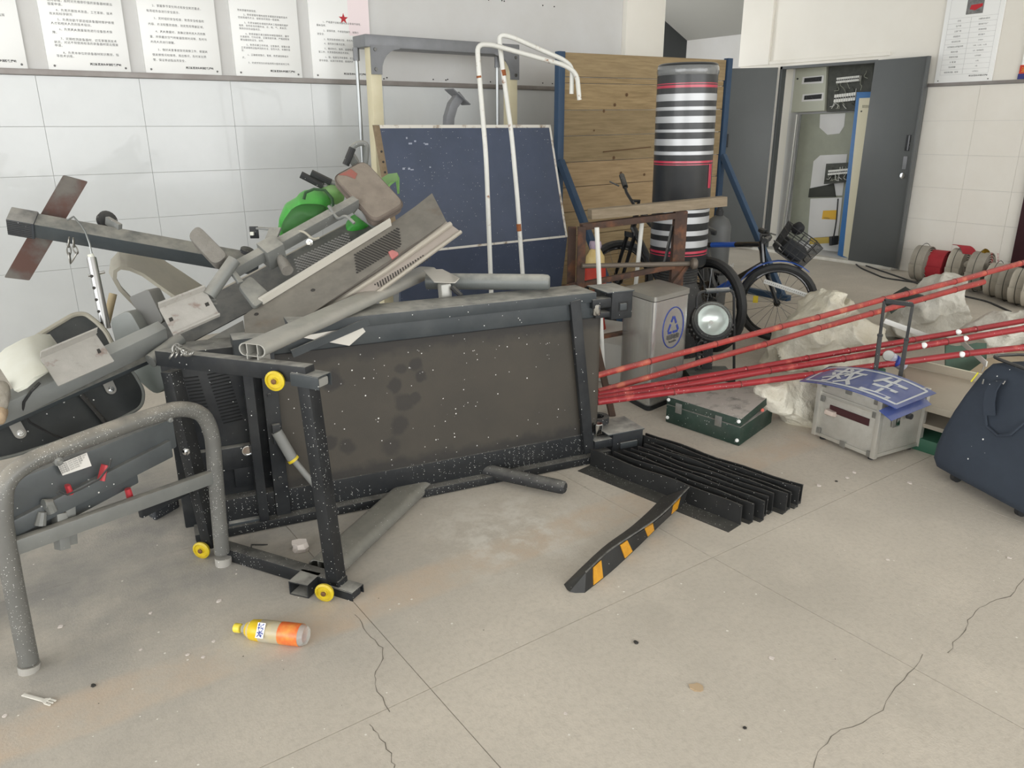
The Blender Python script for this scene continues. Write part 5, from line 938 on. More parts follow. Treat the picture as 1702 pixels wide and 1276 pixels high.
# ---------------------------------------------------------------- rolled fire hoses
m_hg = mat('grey_hose', 'a09a8e', .85, var='938d81', vs=20, bump=.4, bsc=200, dust=.2); m_hw = mat('off_white_hose', 'bdb6a8', .85, var='aea798', vs=14, bump=.4, bsc=200, dust=.2); m_hr = mat('red_hose', 'b4303a', .7, var='a32a33', vs=10, bump=.3, bsc=200)
def hose(px, py, F, w, r, m, label, lines=1, tilt=.12, txt=False):
    c = D(px, py, F); c.z = r; ax = (V3(.10, -1, 0)+ZZ*tilt*0).normalized(); t = thing('fire_hose', label, 'fire hose', V3(c.x, c.y, 0), 'rolled fire hoses along the right wall'); s, u = perp(ax)
    sp = []; n = 150
    for k in range(n+1): a = 2*math.pi*6*k/n; q = r-.008-(r-.06)*(1-k/n); sp.append((a, q))
    P = [c+s*(q*math.cos(a))+u*(q*math.sin(a)) for a, q in sp]; MB().sheet([[p-ax*w/2, p-ax*w*.2, p+ax*w*.2, p+ax*w/2] for p in P], .0065).build('roll', m, t, ang=50)
    for k in range(lines):
        e = w*((k+1)/(lines+1)-.5); MB().tube([c+ax*e+s*((r+.0005)*math.cos(a))+u*((r+.0005)*math.sin(a)) for a in [2*math.pi*j/32 for j in range(32)]], .003, 4, closed=True).build('seam_line', m_wire, t)
    if txt:
        for k in range(2): MB().text('消防水带 20-65', .022, c+ax*(-.03+.05*k)+(s*0-HD*.93+ZZ*.37)*(r+.002)+ZZ*.05, (ZZ*.95+HD*.3).normalized(), ax*1, 'CENTER').build('lettering', m_rplas, t, sm=False, fix=False)
    return t, c, ax
hose(1533, 440, 7.75, .13, .19, m_hg, 'grey rolled fire hose nearest the open cabinet door', 1)
hose(1560, 444, 7.7, .15, .17, m_hr, 'solid red rolled fire hose', 0)
t, c, ax = hose(1593, 447, 7.55, .13, .19, m_hw, 'white rolled fire hose with red sleeve and brass coupling', 1)
MB().lathe([(.197, -.065), (.199, -.065), (.199, .065), (.197, .065)], c, ax, 32, False).build('red_sleeve', m_hr, t) if False else None
sl = [[c+ax*e+(ZZ*math.sin(a)-HD*math.cos(a))*.2 for e in (-.066, .066)] for a in [math.radians(k) for k in range(42, 108, 8)]]; MB().sheet(sl, .004).build('red_sleeve', m_hr, t)
a, b = D(1622, 432, 7.3), D(1640, 418, 7.2); MB().tube([D(1606, 440, 7.4), a], .03, 12).build('coupling_hose', m_hw, t); MB().tube([a, a+(b-a)*.55], .036, 12).build('coupling_collar', m_rub, t); MB().tube([a+(b-a)*.55, b], .034, 12).build('brass_coupling', mat('brass', 'c9a53a', .25, .9), t)
hose(1628, 455, 7.22, .14, .20, m_hg, 'big grey rolled fire hose with red printed lettering', 1, txt=True)
hose(1657, 461, 6.98, .12, .165, m_hw, 'off-white rolled fire hose just right of the lettered grey roll', 1); hose(1679, 464, 6.80, .12, .165, m_hg, 'grey rolled fire hose, third from the right edge', 1); hose(1700, 468, 6.64, .12, .17, m_hw, 'off-white rolled fire hose, second from the right edge', 1); hose(1724, 473, 6.48, .13, .17, m_hw, 'off-white rolled fire hose cut by the right edge', 1)
# ================================================================ right-hand foreground
m_kerb = mat('black_kerb_rubber', '1d1e1f', .55, var='262727', vs=12, dust=.30, dcol='77756e', speck=.12, ssc=70, spec=.4); m_kerb2 = mat('black_kerb_rubber_spattered', '232424', .6, var='2c2d2c', vs=12, dust=.35, dcol='77756e', speck=.5, ssc=80)
m_refl = mat('amber_reflector', 'd79a1e', .35, var='c48812', vs=60, bump=.6, bsc=300)
kS, kE, kE2 = G(982, 773), G(1233, 872), G(1335, 838); kd = (kE-kS).normalized(); NK = 9
order = ['frontmost one', 'second from the front', 'third from the front', 'fourth from the front', 'middle one', 'fifth from the back', 'third from the back', 'second from the back', 'rearmost one']
for i in range(NK):
    t_ = (i/(NK-1))**.9; off = (kE2-kE)*t_; ext = rnd(-.015, .02); S, E = kS+off+kd*(.0 if i == 0 else .085 if off.x < .30 else -.03), kE+off+kd*ext; n = 12; sd = V3(kd.y, -kd.x, 0); sd = -sd if sd.dot(CAM-S) < 0 else sd; ph = rnd(0, 6)
    P = [S+(E-S)*(k/n) for k in range(n+1)]; wv = [sd*(.004*math.sin(ph+k*.6)) for k in range(n+1)]; hgt = .085+rnd(-.003, .004)
    K = thing('corner_guard', 'black rubber corner guard in the stacked row on floor, '+order[i], 'corner guard', S, 'stack of black rubber corner guards')
    MB().sheet([[p+w_*.3, p+w_*.6+ZZ*hgt*.5, p+w_*1.3+ZZ*(hgt+.003*math.sin(ph+k*1.3))] for k, (p, w_) in enumerate(zip(P, wv))], .007).build('upright_leg', m_kerb, K, ang=50)
    fw_ = .092 if i == 0 else .03
    MB().sheet([[p+ZZ*(.003+.0012*i), p+sd*fw_+ZZ*(.002+.0006*i)] for p in P], .006).build('floor_leg', m_kerb2 if i in (0, 6, 7, 8) else m_kerb, K, ang=50)
# loose guard with reflectors
rz = .062; KP = [((937, 971, .0), (974, 951, rz), (972, 985, 0)), ((1000, 911, .004), (1010, 917, rz+.004), (1016, 950, .0)), ((1045, 878, .006), (1050, 890, rz+.012), (1060, 909, .004)), ((1075, 852, .012), (1098, 857, rz+.03), (1098, 872, .02)), ((1101, 826, .02), (1145, 810, rz+.055), (1137, 836, .035))]
R_ = []
for a, b, c in KP:
    A, Bq, Cq = G(*a), G(*b), G(*c); R_.append([A, (A+Bq)/2, Bq, (Bq+Cq)/2, Cq])
def smooth_rows(R, m=4):
    out = []
    for i in range(len(R)-1):
        p0, p1, p2, p3 = R[max(i-1, 0)], R[i], R[i+1], R[min(i+2, len(R)-1)]
        for k in range(m):
            t = k/m; out.append([(2*b+(c-a)*t+(2*a-5*b+4*c-d)*t*t+(3*b-a-3*c+d)*t**3)*.5 for a, b, c, d in zip(p0, p1, p2, p3)])
    return out+[R[-1]]
K = thing('corner_guard', 'loose black rubber corner guard with four amber reflectors lying on the floor', 'corner guard', R_[0][4]); RR = smooth_rows(R_); MB().sheet(RR, .006).build('angle_strip', m_kerb, K, ang=30)
MB().tube([r[2]+ZZ*.002 for r in RR], .0035, 6).build('ridge', mat('scuffed_ridge', '6f6e69', .7, var='3a3a38', vs=40), K)
e0 = [R_[0][0], R_[0][2], R_[0][4]]; ed = (R_[0][2]-R_[1][2]); ed.z = 0; ed.normalize(); MB().loft([[e0[0], e0[1], e0[2]], [e0[0]+(e0[2]-e0[0])*.3+ed*.02, e0[0]+(e0[2]-e0[0])*.5+ed*.03+ZZ*.004, e0[0]+(e0[2]-e0[0])*.7+ed*.02]]).build('end_cap', m_kerb, K, sm=False)
def onk(t, s):
    i = min(int(t*(len(RR)-1)), len(RR)-2); f = t*(len(RR)-1)-i; q = [a+(b-a)*f for a, b in zip(RR[i], RR[i+1])]; j = min(int(s*4), 3); g = s*4-j; return q[j]+(q[j+1]-q[j])*g
for t0, t1 in ((.10, .18), (.38, .45), (.61, .68), (.85, .91)):
    MB().sheet([[onk(t0+(t1-t0)*k/3, s)-HD*.004+ZZ*.003 for s in (.56, .7, .86, .98)] for k in range(4)], .004).build('reflector', m_refl, K, sm=False)
# green tool case
m_gc = mat('dark_green_vinyl', '1f3a30', .6, var='1a3128', vs=10, bump=.3, bsc=150, dust=1.3, dcol='b0aba4', speck=.15, ssc=60)
g0, g1, g2 = G(1106, 701), G(1228, 742), G(1282, 703); ga, gb_ = g0-g1, g2-g1; an, bn = ga.normalized(), gb_.normalized(); La, Lb2 = ga.length, gb_.length
Gc = thing('tool_case', 'dark green dusty tool case with its lid ajar', 'tool case', g1)
def gp(a, b, z): return g1+an*a+bn*b+ZZ*z
MB().loft([[gp(0, 0, .002), gp(La, 0, .002), gp(La, Lb2, .002), gp(0, Lb2, .002)], [gp(0, 0, .10), gp(La, 0, .10), gp(La, Lb2, .10), gp(0, Lb2, .10)]]).build('body', m_gc, Gc, bev=.004)
o = MB().loft([[gp(0, 0, .103), gp(La, 0, .103), gp(La, Lb2, .108), gp(0, Lb2*.98, .135)], [gp(0, 0, .145), gp(La, 0, .145), gp(La, Lb2, .15), gp(0, Lb2*.98, .180)]]).build('lid', m_gc, Gc, bev=.004)
m_zinc = mat('zinc_fitting', '9a9a96', .35, .7, dust=.2)
fn = V3(bn.x, bn.y, 0)*-1
for a in (.28, .82):
    c_ = gp(La*(1-a) if False else La*a, 0, .10)+fn*.004; q_ = MB().box(c_, (.04, .008, .055), (an, fn, ZZ)).build('latch', m_zinc, Gc, bev=.003); MB().box(c_+fn*.006, (.022, .006, .03), (an, fn, ZZ)).build('latch_lever', m_zinc, q_, bev=.002)
for a, z in ((.01, .13), (.99, .13), (.01, .03), (.99, .03)): MB().lathe([(.010, 0), (.009, .005), (.004, .008)], gp(La*a+(.008 if a < .5 else -.008), 0, z)+fn*.001, fn, 10).build('corner_stud', m_paper, Gc)
MB().tube([gp(.03, Lb2*.75, .105), gp(-.004, Lb2*.62, .12)], .009, 8).build('red_tool_handle', mat('orange_red_plastic', 'd0503a', .4), Gc); MB().tube([gp(.02, Lb2*.92, .105), gp(.01, Lb2*.92, .15)], .005, 6).build('lid_stay', m_zinc, Gc)
# aluminium case
m_al = mat('dimpled_aluminium', 'c2c0b8', .42, .4, var='b4b1a8', vs=20, bump=.5, bsc=260, dust=.35, dcol='b0aca0'); m_al2 = mat('aluminium_profile', 'c6c4bc', .35, .55, dust=.2)
a0, aL_, aR = G(1450, 768), G(1353, 727), G(1505, 740); xa, ya = (aL_-a0), (aR-a0); LA, LB = xa.length, ya.length; xn = xa.normalized(); yn = V3(-xn.y, xn.x, 0); yn = yn if yn.dot(ya) > 0 else -yn; HA = .315
Ac = thing('aluminium_case', 'dimpled aluminium case with torn front and black telescopic handle', 'case', a0)
def ap(a, b, z): return a0+xn*a+yn*b+ZZ*z
AXA = (xn, yn, ZZ)
def abx(a0_, a1_, b0_, b1_, z0, z1, m, name, par=Ac, bev=.002): return MB().box(ap((a0_+a1_)/2, (b0_+b1_)/2, (z0+z1)/2), (a1_-a0_, b1_-b0_, z1-z0), AXA).build(name, m, par, bev=bev)
abx(.004, LA-.004, .004, LB-.004, .022, .24, m_al, 'body'); abx(.004, LA-.004, .004, LB-.004, .245, HA, m_al, 'lid')
for (a, b) in ((0, 0), (LA, 0), (0, LB), (LA, LB)): abx(a-.012, a+.012, b-.012, b+.012, .02, HA+.002, m_al2, 'corner_profile')
for z in (.02, .235, HA-.012):
    abx(0, LA, -.004, .006, z, z+.018, m_al2, 'edge_profile'); abx(-.004, .006, 0, LB, z, z+.018, m_al2, 'edge_profile')
fr = abx(.05, LA-.07, -.002, .003, .165, .20, mat('torn_dark_red_lining', '3c1a1c', .8), 'torn_slot', bev=0)
wd = blob([(0, 0)]*3, 1, .01, m_hw, 'x', None) if False else None
MB().box(ap(LA-.085, -.012, .165), (.055, .03, .03), AXA).build('torn_wadding', mat('pinkish_foam', 'c4b5aa', .9), Ac, bev=.01, noise=.008, nsc=40)
for (a, z) in ((.02, HA-.02), (LA-.02, HA-.02), (.02, .23), (LA-.02, .22), (.02, .035), (LA-.02, .05), (LA*.5, .03), (LA*.52, HA-.015)): abx(a-.016, a+.016, -.007, -.002, z-.016, z+.014, m_zinc, 'corner_clip')
lt = abx(-.012, -.003, .09, .14, .16, .25, m_zinc, 'side_latch'); abx(-.018, -.012, .10, .13, .17, .215, m_chrome, 'latch_hook', lt); MB().lathe([(.016, 0), (.014, .02), (.008, .022)], ap(-.004, .2, .2), -xn, 12).build('side_knob', m_rub, Ac)
for (a, b) in ((.03, .03), (LA-.03, .03), (.03, LB-.03), (LA-.03, LB-.03)): MB().lathe([(.016, 0), (.018, .02)], ap(a, b, .0), ZZ, 10).build('foot', m_rub, Ac)
hd = [D(1455, 618, 3.66), D(1470, 500, 3.74), D(1517, 506, 3.72), D(1496, 627, 3.64)]; hb0, hb1 = ap(LA*.52, LB+.012, .03), ap(LA*.08, LB+.012, .03)
hp = MB().bar(hd[1], hd[2], .03, .022).build('handle_grip', m_rub, Ac, bev=.006)
for b_, t_ in ((hd[0], hd[1]), (hd[3], hd[2])):
    d_ = (t_-b_).normalized(); o = MB().bar(b_-d_*.28, b_+(t_-b_)*.52, .02, .026).build('handle_tube', m_rub, Ac, bev=.003); MB().bar(b_+(t_-b_)*.5, t_, .014, .019).build('handle_inner_tube', m_rub, o, bev=.002); MB().bar(b_+(t_-b_)*.5, b_+(t_-b_)*.54, .024, .03).build('handle_collar', m_rub, o, bev=.003)
# curved blue sign on the case
def sgn(u, v, dz=0):
    zc = .346-.20*(u-.5)**2*.9; near = [(1329, 634), (1410, 648.5), (1490, 680)]; far = [(1375, 611), (1468, 618), (1556, 654)]
    def q(P): a = (1-u)*(1-2*u); b = 4*u*(1-u); c = u*(2*u-1); return (P[0][0]*a+P[1][0]*b+P[2][0]*c, P[0][1]*a+P[1][1]*b+P[2][1]*c)
    A, B_2 = G(*q(near), zc), G(*q(far), zc); return A+(B_2-A)*v+ZZ*dz
m_sb = mat('sign_blue', '32468c', .35, var='3a4f97', vs=8, dust=.3, dcol='8c93ab', coat=.3); m_sw = mat('sign_white', 'd3d8dc', .45, dust=.2)
Sg = thing('curved_sign', 'curved blue sign with white characters lying on aluminium case', 'sign', sgn(.5, .5, 0)); MB().sheet([[sgn(k/14, j/4) for j in range(5)] for k in range(15)], .003).build('sheet', m_sb, Sg, ang=60)
def sline(u0, v0, u1, v1, w_, n=12):
    L = []
    for k in range(n+1):
        t = k/n; u, v = u0+(u1-u0)*t, v0+(v1-v0)*t; du_, dv_ = (0, w_*2.2) if abs(u1-u0) > abs(v1-v0) else (w_, 0); L.append([sgn(u-du_/2, v-dv_/2, .0045), sgn(u+du_/2, v+dv_/2, .0045)])
    return MB().sheet(L, .0006).build('border_line', m_sw, Sg, sm=False)
sline(.04, .1, .95, .1, .022); sline(.04, .9, .95, .9, .022); sline(.95, .1, .95, .9, .018); sline(.04, .1, .04, .9, .018)
def schar(s, uc, vc, su, sv, bold=.02):
    t = MB(); t.text(s, 1, (0, 0, 0), (1, 0, 0), (0, 1, 0), 'CENTER', lift=0, bold=bold); b = MB(); xs = [p.x for p in t.v]; ys = [p.y for p in t.v]; cx, cy = (min(xs)+max(xs))/2, (min(ys)+max(ys))/2
    b.add([sgn(uc+(p.x-cx)*su, vc+(p.y-cy)*sv, .005) for p in t.v], t.f); return b.build('character', m_sw, Sg, sm=False, fix=False)
schar('救', .29, .5, .33, .80, .01); schar('生', .70, .5, .33, .80, .012)
Sg2 = MB().sheet([[sgn(.86+.14*k/5, j/3-.08, -.03-.004*k) for j in range(4)] for k in range(6)], .003).build('curved_sign', m_sb, loc=sgn(.9, .3, -.04), ang=60); tag(Sg2, 'second blue sign peeking out beneath the curved lettered sign', 'sign')
# red bamboo poles
m_bam = mat('red_bamboo_paint', 'b23f3a', .5, var='96302d', vs=7, rust=.22, rsc=11, rcol='c46a52', dust=.15, speck=.1, ssc=70); m_bam2 = mat('dark_red_bamboo_paint', 'a02a30', .45, var='8a2229', vs=6, rust=.12, rsc=9, rcol='b5524a', speck=.16, ssc=60); m_node = mat('bamboo_node', '6a2522', .6)
def pole(a, b, r0, r1, m, label, spots=(), seed=0):
    A, Bq = D(*a), D(*b); d = (Bq-A); L = d.length; d.normalize(); n = max(5, int(L/.38)); P, rs = [], []; random.seed(seed+11); s_, u_ = perp(d)
    nodes = []
    for k in range(n+1):
        t = (k+rnd(-.28, .28)*(0 < k < n))/n; base = A+d*(L*t)+s_*rnd(-.004, .004)+u_*rnd(-.003, .003); r = r0+(r1-r0)*t
        if 0 < k < n: P += [base-d*.02, base-d*.006, base, base+d*.006, base+d*.02]; rs += [r*.98, r*1.04, r*1.11, r*1.04, r*.98]; nodes.append((base, r))
        else: P.append(base); rs.append(r)
    t = thing('bamboo_pole', label, 'pole', A, 'red bamboo poles over the sacks'); MB().tube(P, rs, 12).build('cane', m, t, ang=60)
    for b_, r in nodes: MB().tube([b_-d*.003, b_+d*.003], r*1.13, 12).build('node_ring', m_node, t)
    for sp in spots: MB().lathe([(.017, 0), (.014, .006), (.004, .01)], A+d*(L*sp)-HD*(r0+(r1-r0)*sp)*.9+ZZ*.008, -HD+ZZ*.4, 9).build('paint_blob', m_paper, t, noise=.003, nsc=60)
pole((992, 624, 3.56), (1760, 421, 5.6), .015, .020, m_bam, 'uppermost red bamboo pole, rising past the fire hoses', seed=1)
pole((993, 651, 3.54), (1634, 468, 5.3), .015, .020, m_bam, 'short red bamboo pole ending before the lettered fire hose', seed=2)
pole((993, 656, 3.50), (1780, 520, 4.55), .015, .017, m_bam2, 'third red bamboo pole from the top, with a white paint blob', (.715,), seed=3)
pole((993, 663, 3.46), (1780, 534, 4.40), .016, .019, m_bam2, 'fourth red bamboo pole from the top, with two white paint blobs', (.64, .735), seed=4)
pole((993, 668, 3.42), (1780, 566, 4.15), .0155, .018, m_bam2, 'lowest red bamboo pole, touching above the green tool case', (.735,), seed=5); random.seed(99)
# woven sacks
m_sack = mat('white_woven_sack', 'e0ddd0', .7, var='d2ccb9', vs=5, bump=5, bsc=16, dust=.3, dcol='c4bb9e'); m_sack2 = mat('grey_white_sack', 'd6d4ca', .65, var='c2bfb4', vs=7, bump=5, bsc=18)
def sack(outl, F, dep, m, label, lean=.0, cr=.07):
    P = [D(x, y, F) for x, y in outl]; n = len(P); P = [P[i]+(P[(i+1) % n]-P[i])*t for i in range(n) for t in (0, .5)]; c = sum(P, Vector())/len(P); R = []
    for s, d in ((.12, -1), (.4, -.95), (.65, -.8), (.85, -.5), (.97, -.2), (1, .1), (.9, .5), (.6, .85), (.15, 1)): R.append([c+(p-c)*s+HD*(d*dep) for p in P])
    lo = min(p.z for r in R for p in r); b = MB().loft(R)
    for p in b.v: p.z = max(p.z, .012)
    base = V3(c.x, c.y, 0); o = b.build('woven_sack', m, loc=base, noise=.03, nsc=7, ang=180); crumple(o, cr, 3); tag(o, label, 'sack', 'white woven sacks'); return o
sack([(1262, 640), (1275, 585), (1300, 535), (1335, 500), (1372, 476), (1384, 478), (1393, 500), (1420, 508), (1440, 518), (1462, 540), (1468, 590), (1440, 640), (1380, 655), (1310, 655)], 4.85, .2, m_sack, 'large off-white woven sack with a peaked corner below bicycle wheel')
sack([(1262, 648), (1300, 628), (1340, 630), (1366, 650), (1362, 695), (1345, 716), (1315, 708), (1288, 690), (1268, 672)], 3.82, .10, m_sack, 'small crumpled woven sack squeezed between green tool case and aluminium case', cr=.05)
sack([(1466, 545), (1485, 505), (1530, 470), (1566, 456), (1600, 453), (1606, 468), (1598, 490), (1610, 500), (1606, 530), (1600, 560), (1560, 585), (1500, 590), (1470, 580)], 5.5, .17, m_sack2, 'grey-white tied woven sack in front of the red fire hose', cr=.06)
sack([(1604, 560), (1612, 540), (1640, 516), (1680, 520), (1720, 520), (1760, 540), (1740, 572), (1690, 575), (1640, 582), (1615, 574)], 4.85, .14, m_sack2, 'grey-white woven sack lying at the right edge below fire hoses', cr=.05)
tag(MB().sheet([[D(x, y, F) for x, y, F in r] for r in (((1470, 500, 5.3), (1480, 520, 5.1)), ((1486, 487, 5.4), (1500, 505, 5.1)), ((1505, 476, 5.4), (1512, 498, 5.1)), ((1518, 486, 5.4), (1530, 492, 5.1)), ((1535, 490, 5.4), (1540, 500, 5.1)))], .01).build('tarpaulin', mat('dark_green_tarp', '27332e', .7), loc=D(1505, 500, 5.2), ang=80), 'dark green tarpaulin fold behind the telescopic handle', 'tarpaulin')
tag(MB().sheet([[D(1430+14*k, 612-4*math.sin(k*1.1)+j*16, 3.86-.05*j+.02*math.sin(k*2)) for j in range(3)] for k in range(4)], .008).build('tarpaulin', mat('mid_green_tarp', '3f5f4e', .7), loc=D(1450, 625, 3.8), ang=80), 'green cloth between the lowest bamboo pole and blue sign', 'cloth')
tag(MB().sheet([[D(1572+17*k, 572+3*math.sin(k*1.4)+j*22, 4.35-.06*j) for j in range(3)] for k in range(5)], .01).build('tarpaulin', mat('grey_green_tarp', '5a7263', .7, var='4c6356', vs=6), loc=D(1600, 600, 4.3), ang=80), 'grey-green cloth under the bamboo poles behind navy bag', 'cloth')
tag(MB().prism([D(1610, 618, 4.0), D(1640, 596, 4.2), D(1730, 570, 4.4), D(1740, 640, 3.9), D(1660, 630, 3.9)], (0, 0, -.02)).build('cardboard_sheet', mat('tan_cardboard', 'b0a48c', .85, var='a2957c', vs=6), loc=D(1670, 620, 4.1)), 'flat tan cardboard sheet behind the navy wheeled bag', 'cardboard')
tag(MB().bar(D(1470, 533, 4.5), D(1545, 560, 4.4), .006, .03).build('steel_strip', MATS['white_perforated_strip'], loc=D(1508, 546, 4.45), bev=.001), 'white perforated steel strip lying on the tied sack', 'steel strip'); tag(MB().bar(D(1598, 568, 4.3), D(1640, 605, 3.9), .006, .03).build('steel_strip', MATS['white_perforated_strip'], loc=D(1620, 586, 4.1), bev=.001), 'white steel strip reaching down to the navy bag', 'steel strip')
bt_ = thing('drink_can', 'small white and blue can resting by the telescopic handle', 'can', D(1485, 598, 3.9)); MB().tube([D(1478, 592, 3.86), D(1500, 607, 3.9)], .03, 16).build('body', mat('can_blue_white', 'b9bcc8', .3, .4), bt_); MB().tube([D(1486, 598, 3.855), D(1490, 601, 3.86)], .0308, 16).build('blue_band', m_bl, bt_); MB().lathe([(.03, 0), (.027, .004), (.012, .003)], D(1477, 591, 3.855), -HD+RG*-.6+ZZ*.4, 16).build('can_end', m_zinc, bt_)
# beige steel bench
m_bei = mat('beige_steel_paint', 'b3aa99', .5, var='a89f8e', vs=6, dust=.4, dcol='b8afa0'); c4 = [G(1500, 606, .24), G(1690, 650, .24), G(1665, 706, .24), G(1512, 664, .24)]; Be = thing('steel_bench', 'low beige steel bench with green plinth behind the aluminium case', 'bench', c4[2])
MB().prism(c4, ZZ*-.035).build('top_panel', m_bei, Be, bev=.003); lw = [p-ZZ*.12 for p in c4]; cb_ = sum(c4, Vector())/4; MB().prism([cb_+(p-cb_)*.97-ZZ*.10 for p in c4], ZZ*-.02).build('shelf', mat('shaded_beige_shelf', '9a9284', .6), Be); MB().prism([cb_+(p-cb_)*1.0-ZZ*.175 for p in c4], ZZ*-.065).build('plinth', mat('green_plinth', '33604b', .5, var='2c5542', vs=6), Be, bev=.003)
for p in c4: q = cb_+(p-cb_)*.9; MB().box(V3(q.x, q.y, .12), (.03, .03, .22)).build('leg', m_bei, Be, bev=.002)
MB().prism([c4[0]+ZZ*.002, c4[1]+ZZ*.002, c4[1]+ZZ*.045, c4[0]+ZZ*.045], (c4[0]-c4[3]).normalized()*.015).build('rear_lip', m_bei, Be); MB().bar(c4[0]+ZZ*.046, c4[1]+ZZ*.046, .004, .004).build('bright_edge', mat('bright_edge', 'dcdac4', .4), Be)
# navy wheeled bag
m_nav = mat('navy_nylon', '37404c', .8, var='303844', vs=7, bump=.35, bsc=35, speck=.05, ssc=30); Nb = thing('wheeled_bag', 'navy nylon wheeled bag at the right edge with strap handle', 'bag', G(1620, 828))
n0, n1 = G(1549, 788), G(1712, 876); nu = (n1-n0).normalized(); nb_ = V3(-nu.y, nu.x, 0); nb_ = nb_ if nb_.x > 0 else -nb_; Wn = (n1-n0).length+.12
def npnt(a, b, z): return n0+nu*a+nb_*b+ZZ*z
rings = []
for z, ia, fb, bb2 in ((.03, -.0, -.01, .22), (.06, -.03, -.03, .24), (.22, -.02, .0, .25), (.40, .03, .035, .26), (.53, .075, .07, .27), (.575, .09, .09, .27)):
    c_ = [npnt(ia, fb, z), npnt(Wn, fb, z-(.02 if z > .4 else 0)), npnt(Wn, bb2, z-(.02 if z > .4 else 0)), npnt(ia+.03, bb2, z)]; rings.append(rpoly(c_, .05, 3))
MB().loft(rings).build('body', m_nav, Nb, sub=1, ang=180, noise=.010, nsc=8); MB().tube(rings[5][4:] and [p+ZZ*.004 for p in rings[5]], .007, 6, closed=True).build('top_piping', m_rub, Nb)
sp = PLN; fpl = (npnt(.2, .03, .40)-nb_*.004, (-nb_*1+ZZ*.27).normalized())
def nf_(x, y, d=0): return PLN(x, y, fpl[0]+fpl[1]*d, fpl[1])
MB().sheet([[nf_(x-9, y, d), nf_(x+9, y, d)] for x, y, d in ((1664, 633, .0), (1655, 638, .022), (1648, 650, .028), (1645, 668, .02), (1646, 690, .0))], .006).build('strap', m_nav, Nb, ang=60); MB().tube([nf_(1656, 634, .012), nf_(1668, 638, .02), nf_(1671, 633, .02)], .003, 5).build('strap_buckle', m_chrome, Nb)
MB().tube([nf_(1638, 690, -.004), nf_(1640, 708, -.004), nf_(1658, 724, -.004), nf_(1680, 722, -.004), nf_(1705, 700, -.004)], .006, 6).build('pocket_piping', m_nav, Nb); MB().tube([nf_(1636, 607, .004), nf_(1632, 618, .01)], .003, 5).build('zip_pull', m_zinc, Nb); MB().tube([nf_(1635, 630, .006), nf_(1633, 638, .01)], .003, 5).build('zip_pull', m_zinc, Nb); MB().tube([nf_(1626, 619, -.0), nf_(1614, 634, -.0)], .004, 5).build('yellow_tape', mat('tape_yellow', 'd8cf3a', .5), Nb)
for a in (.09, .42): q = npnt(a, .045, .028); MB().lathe([(.018, -.012), (.028, -.01), (.028, .01), (.018, .012)], q, nu, 16).build('wheel', m_rub, Nb); MB().box(q+ZZ*.022, (.03, .05, .03), (nu, nb_, ZZ)).build('wheel_housing', m_rub, Nb, bev=.006)
# ---------------------------------------------------------------- litter on the floor
b0, b1 = G(392, 1043, .022), G(509, 1056, .034); bd_ = (b1-b0).normalized(); LBt = (b1-b0).length; Bo = thing('drink_bottle', 'empty plastic drink bottle with yellow and orange sleeve on the floor', 'bottle', V3(b0.x, b0.y, 0))
m_pet = mat('clear_plastic', 'dfe3df', .1, alpha=.35, coat=.6); m_ysl = mat('yellow_sleeve', 'e3c62c', .35, var='d8b41f', vs=30); m_osl = mat('orange_sleeve', 'd9532f', .35, var='e2a04a', vs=28); m_mid = mat('printed_clear_sleeve', 'c9b98e', .3, var='b8b4a6', vs=24, alpha=.85)
rb_ = .0335; u_ = LBt
MB().lathe([(.011, .02*u_/.2), (.0125, .1*u_), (.02, .16*u_), (rb_*.93, .24*u_), (rb_, .4*u_), (rb_*.93, .5*u_), (rb_, .7*u_), (rb_, .95*u_), (rb_*.8, u_), (.012, u_*.985)], b0, bd_, 24).build('bottle', m_pet, Bo, ang=60)
MB().lathe([(.013, -.004), (.0145, -.002), (.0145, .016), (.012, .018)], b0, bd_, 18).build('cap', mat('cap_yellow', 'e8d24a', .4), Bo)
def sleeve(t0, t1, m, name): return MB().lathe([((rb_+.0008)*(1 if t > .3 else .96), u_*t) for t in (t0, t0+(t1-t0)*.5, t1)], b0, bd_, 24, False).build(name, m, Bo, fix=False)
MB().lathe([(.021, .165*u_), (rb_*.94, .245*u_), (rb_*1.01, .38*u_)], b0, bd_, 24, False).build('yellow_sleeve', m_ysl, Bo, fix=False); sleeve(.38, .66, m_mid, 'print_sleeve'); sleeve(.66, .94, m_osl, 'orange_sleeve')
fx = bd_; s1_, u1_ = perp(bd_); fd_ = (CAM-b0).normalized(); fd_ = (fd_-bd_*fd_.dot(bd_)).normalized(); ty = fd_.cross(bd_)
tq = b0+bd_*(.44*u_)+fd_*(rb_+.0025); tp_ = MB().box(tq, (.026, .045, .0012), (bd_, ty, fd_)).build('label_patch', m_paper, Bo, bev=0); MB().text('冰茶', .021, tq+fd_*.0002-ty*.02+bd_*.008, ty, -bd_, 'LEFT', bold=.0008).build('label_characters', m_bl, tp_, sm=False, fix=False)
f0, f1 = G(38, 1154, .003), G(88, 1168, .004); fdv = (f1-f0).normalized(); fs = V3(-fdv.y, fdv.x, 0); Fk = thing('plastic_fork', 'small white disposable plastic fork on floor at lower left', 'fork', f0); L_ = (f1-f0).length
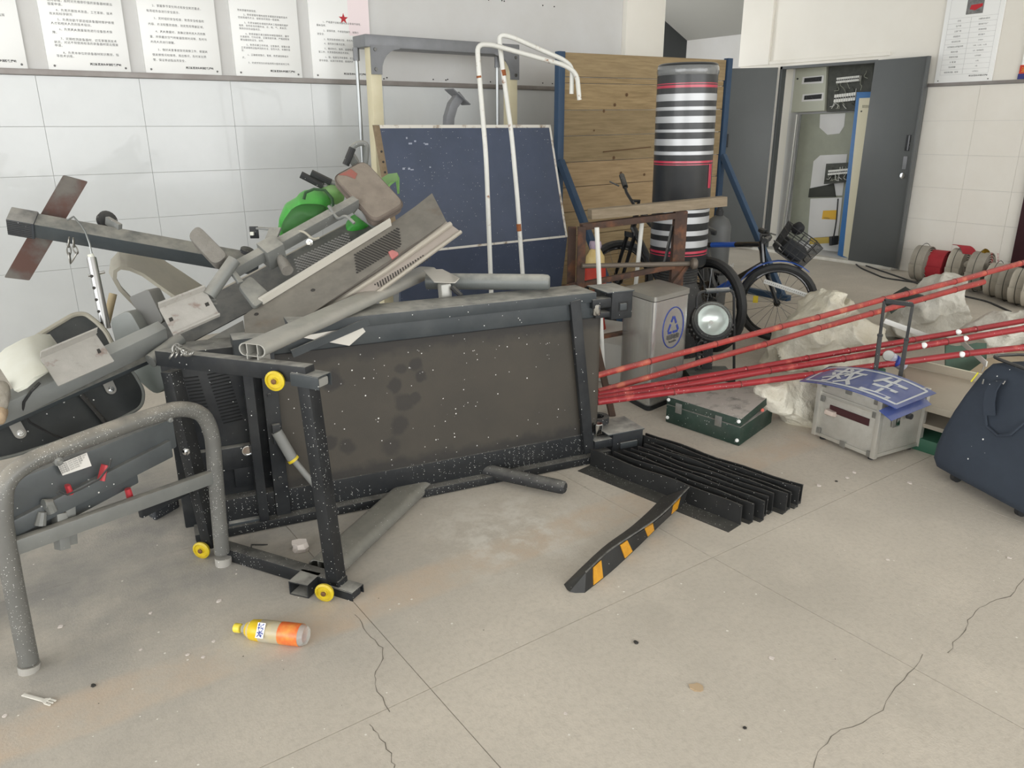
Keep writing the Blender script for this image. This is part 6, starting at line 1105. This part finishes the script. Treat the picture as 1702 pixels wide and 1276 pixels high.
MB().bar(f0, f0+fdv*L_*.72, .011, .003).build('handle', mat('white_plastic_cutlery', 'dfdcd2', .4), Fk, bev=.001); MB().prism([f0+fdv*L_*.7-fs*.006, f0+fdv*L_*.7+fs*.006, f0+fdv*L_*.82+fs*.011, f0+fdv*L_*.82-fs*.011], ZZ*.003).build('neck', MATS['white_plastic_cutlery'], Fk)
for e in (-.008, 0, .008): MB().bar(f0+fdv*L_*.8+fs*e, f1+fs*e*1.1, .0045, .003).build('tine', MATS['white_plastic_cutlery'], Fk)
def chunk(px, py, r, m, label, name, cat, group=None, flat=.5):
    c = G(px, py); b = MB(); n = 9; b.loft([[c+V3(math.cos(a)*r*rnd(.5, 1.1), math.sin(a)*r*rnd(.5, 1.1), z) for a in [2*math.pi*k/n for k in range(n)]] for z in (.0005, r*flat*.6, r*flat)]); return tag(b.build(name, m, loc=c, sm=False), label, cat, group)
m_foam = mat('white_plaster', 'dcd3cc', .9, bump=.5, bsc=60); chunk(500, 914, .036, m_foam, 'crumbly pinkish white plaster lump inside the treadmill base frame', 'plaster_lump', 'plaster', flat=.9)
lf = chunk(1158, 1142, .022, mat('dry_leaf', 'c0a98a', .85), 'pale brown dry leaf scrap on the open floor at lower right', 'leaf_scrap', 'leaf', flat=.15)
for x, y, r in ((364, 999, .010), (100, 1042, .009), (250, 1019, .007), (234, 1080, .006), (338, 1092, .007), (312, 1088, .007), (355, 1066, .006), (8, 1190, .008), (1420, 785, .011), (1408, 794, .009), (1512, 803, .013), (1361, 807, .012), (1283, 1094, .009), (1475, 930, .008), (940, 1186, .006), (700, 855, .005), (1677, 927, .009)): chunk(x, y, r, m_foam, 'tiny white plaster chip scattered on the concrete floor', 'plaster_chip', 'plaster chip', 'white plaster chips on the floor', .3)
for x, y, r in ((155, 1140, .008), (1057, 1068, .009), (1390, 800, .007), (1238, 1210, .006)): chunk(x, y, r, m_dark, 'tiny dark pebble scattered on the concrete floor', 'pebble', 'pebble', 'dark pebbles on the floor', .5)
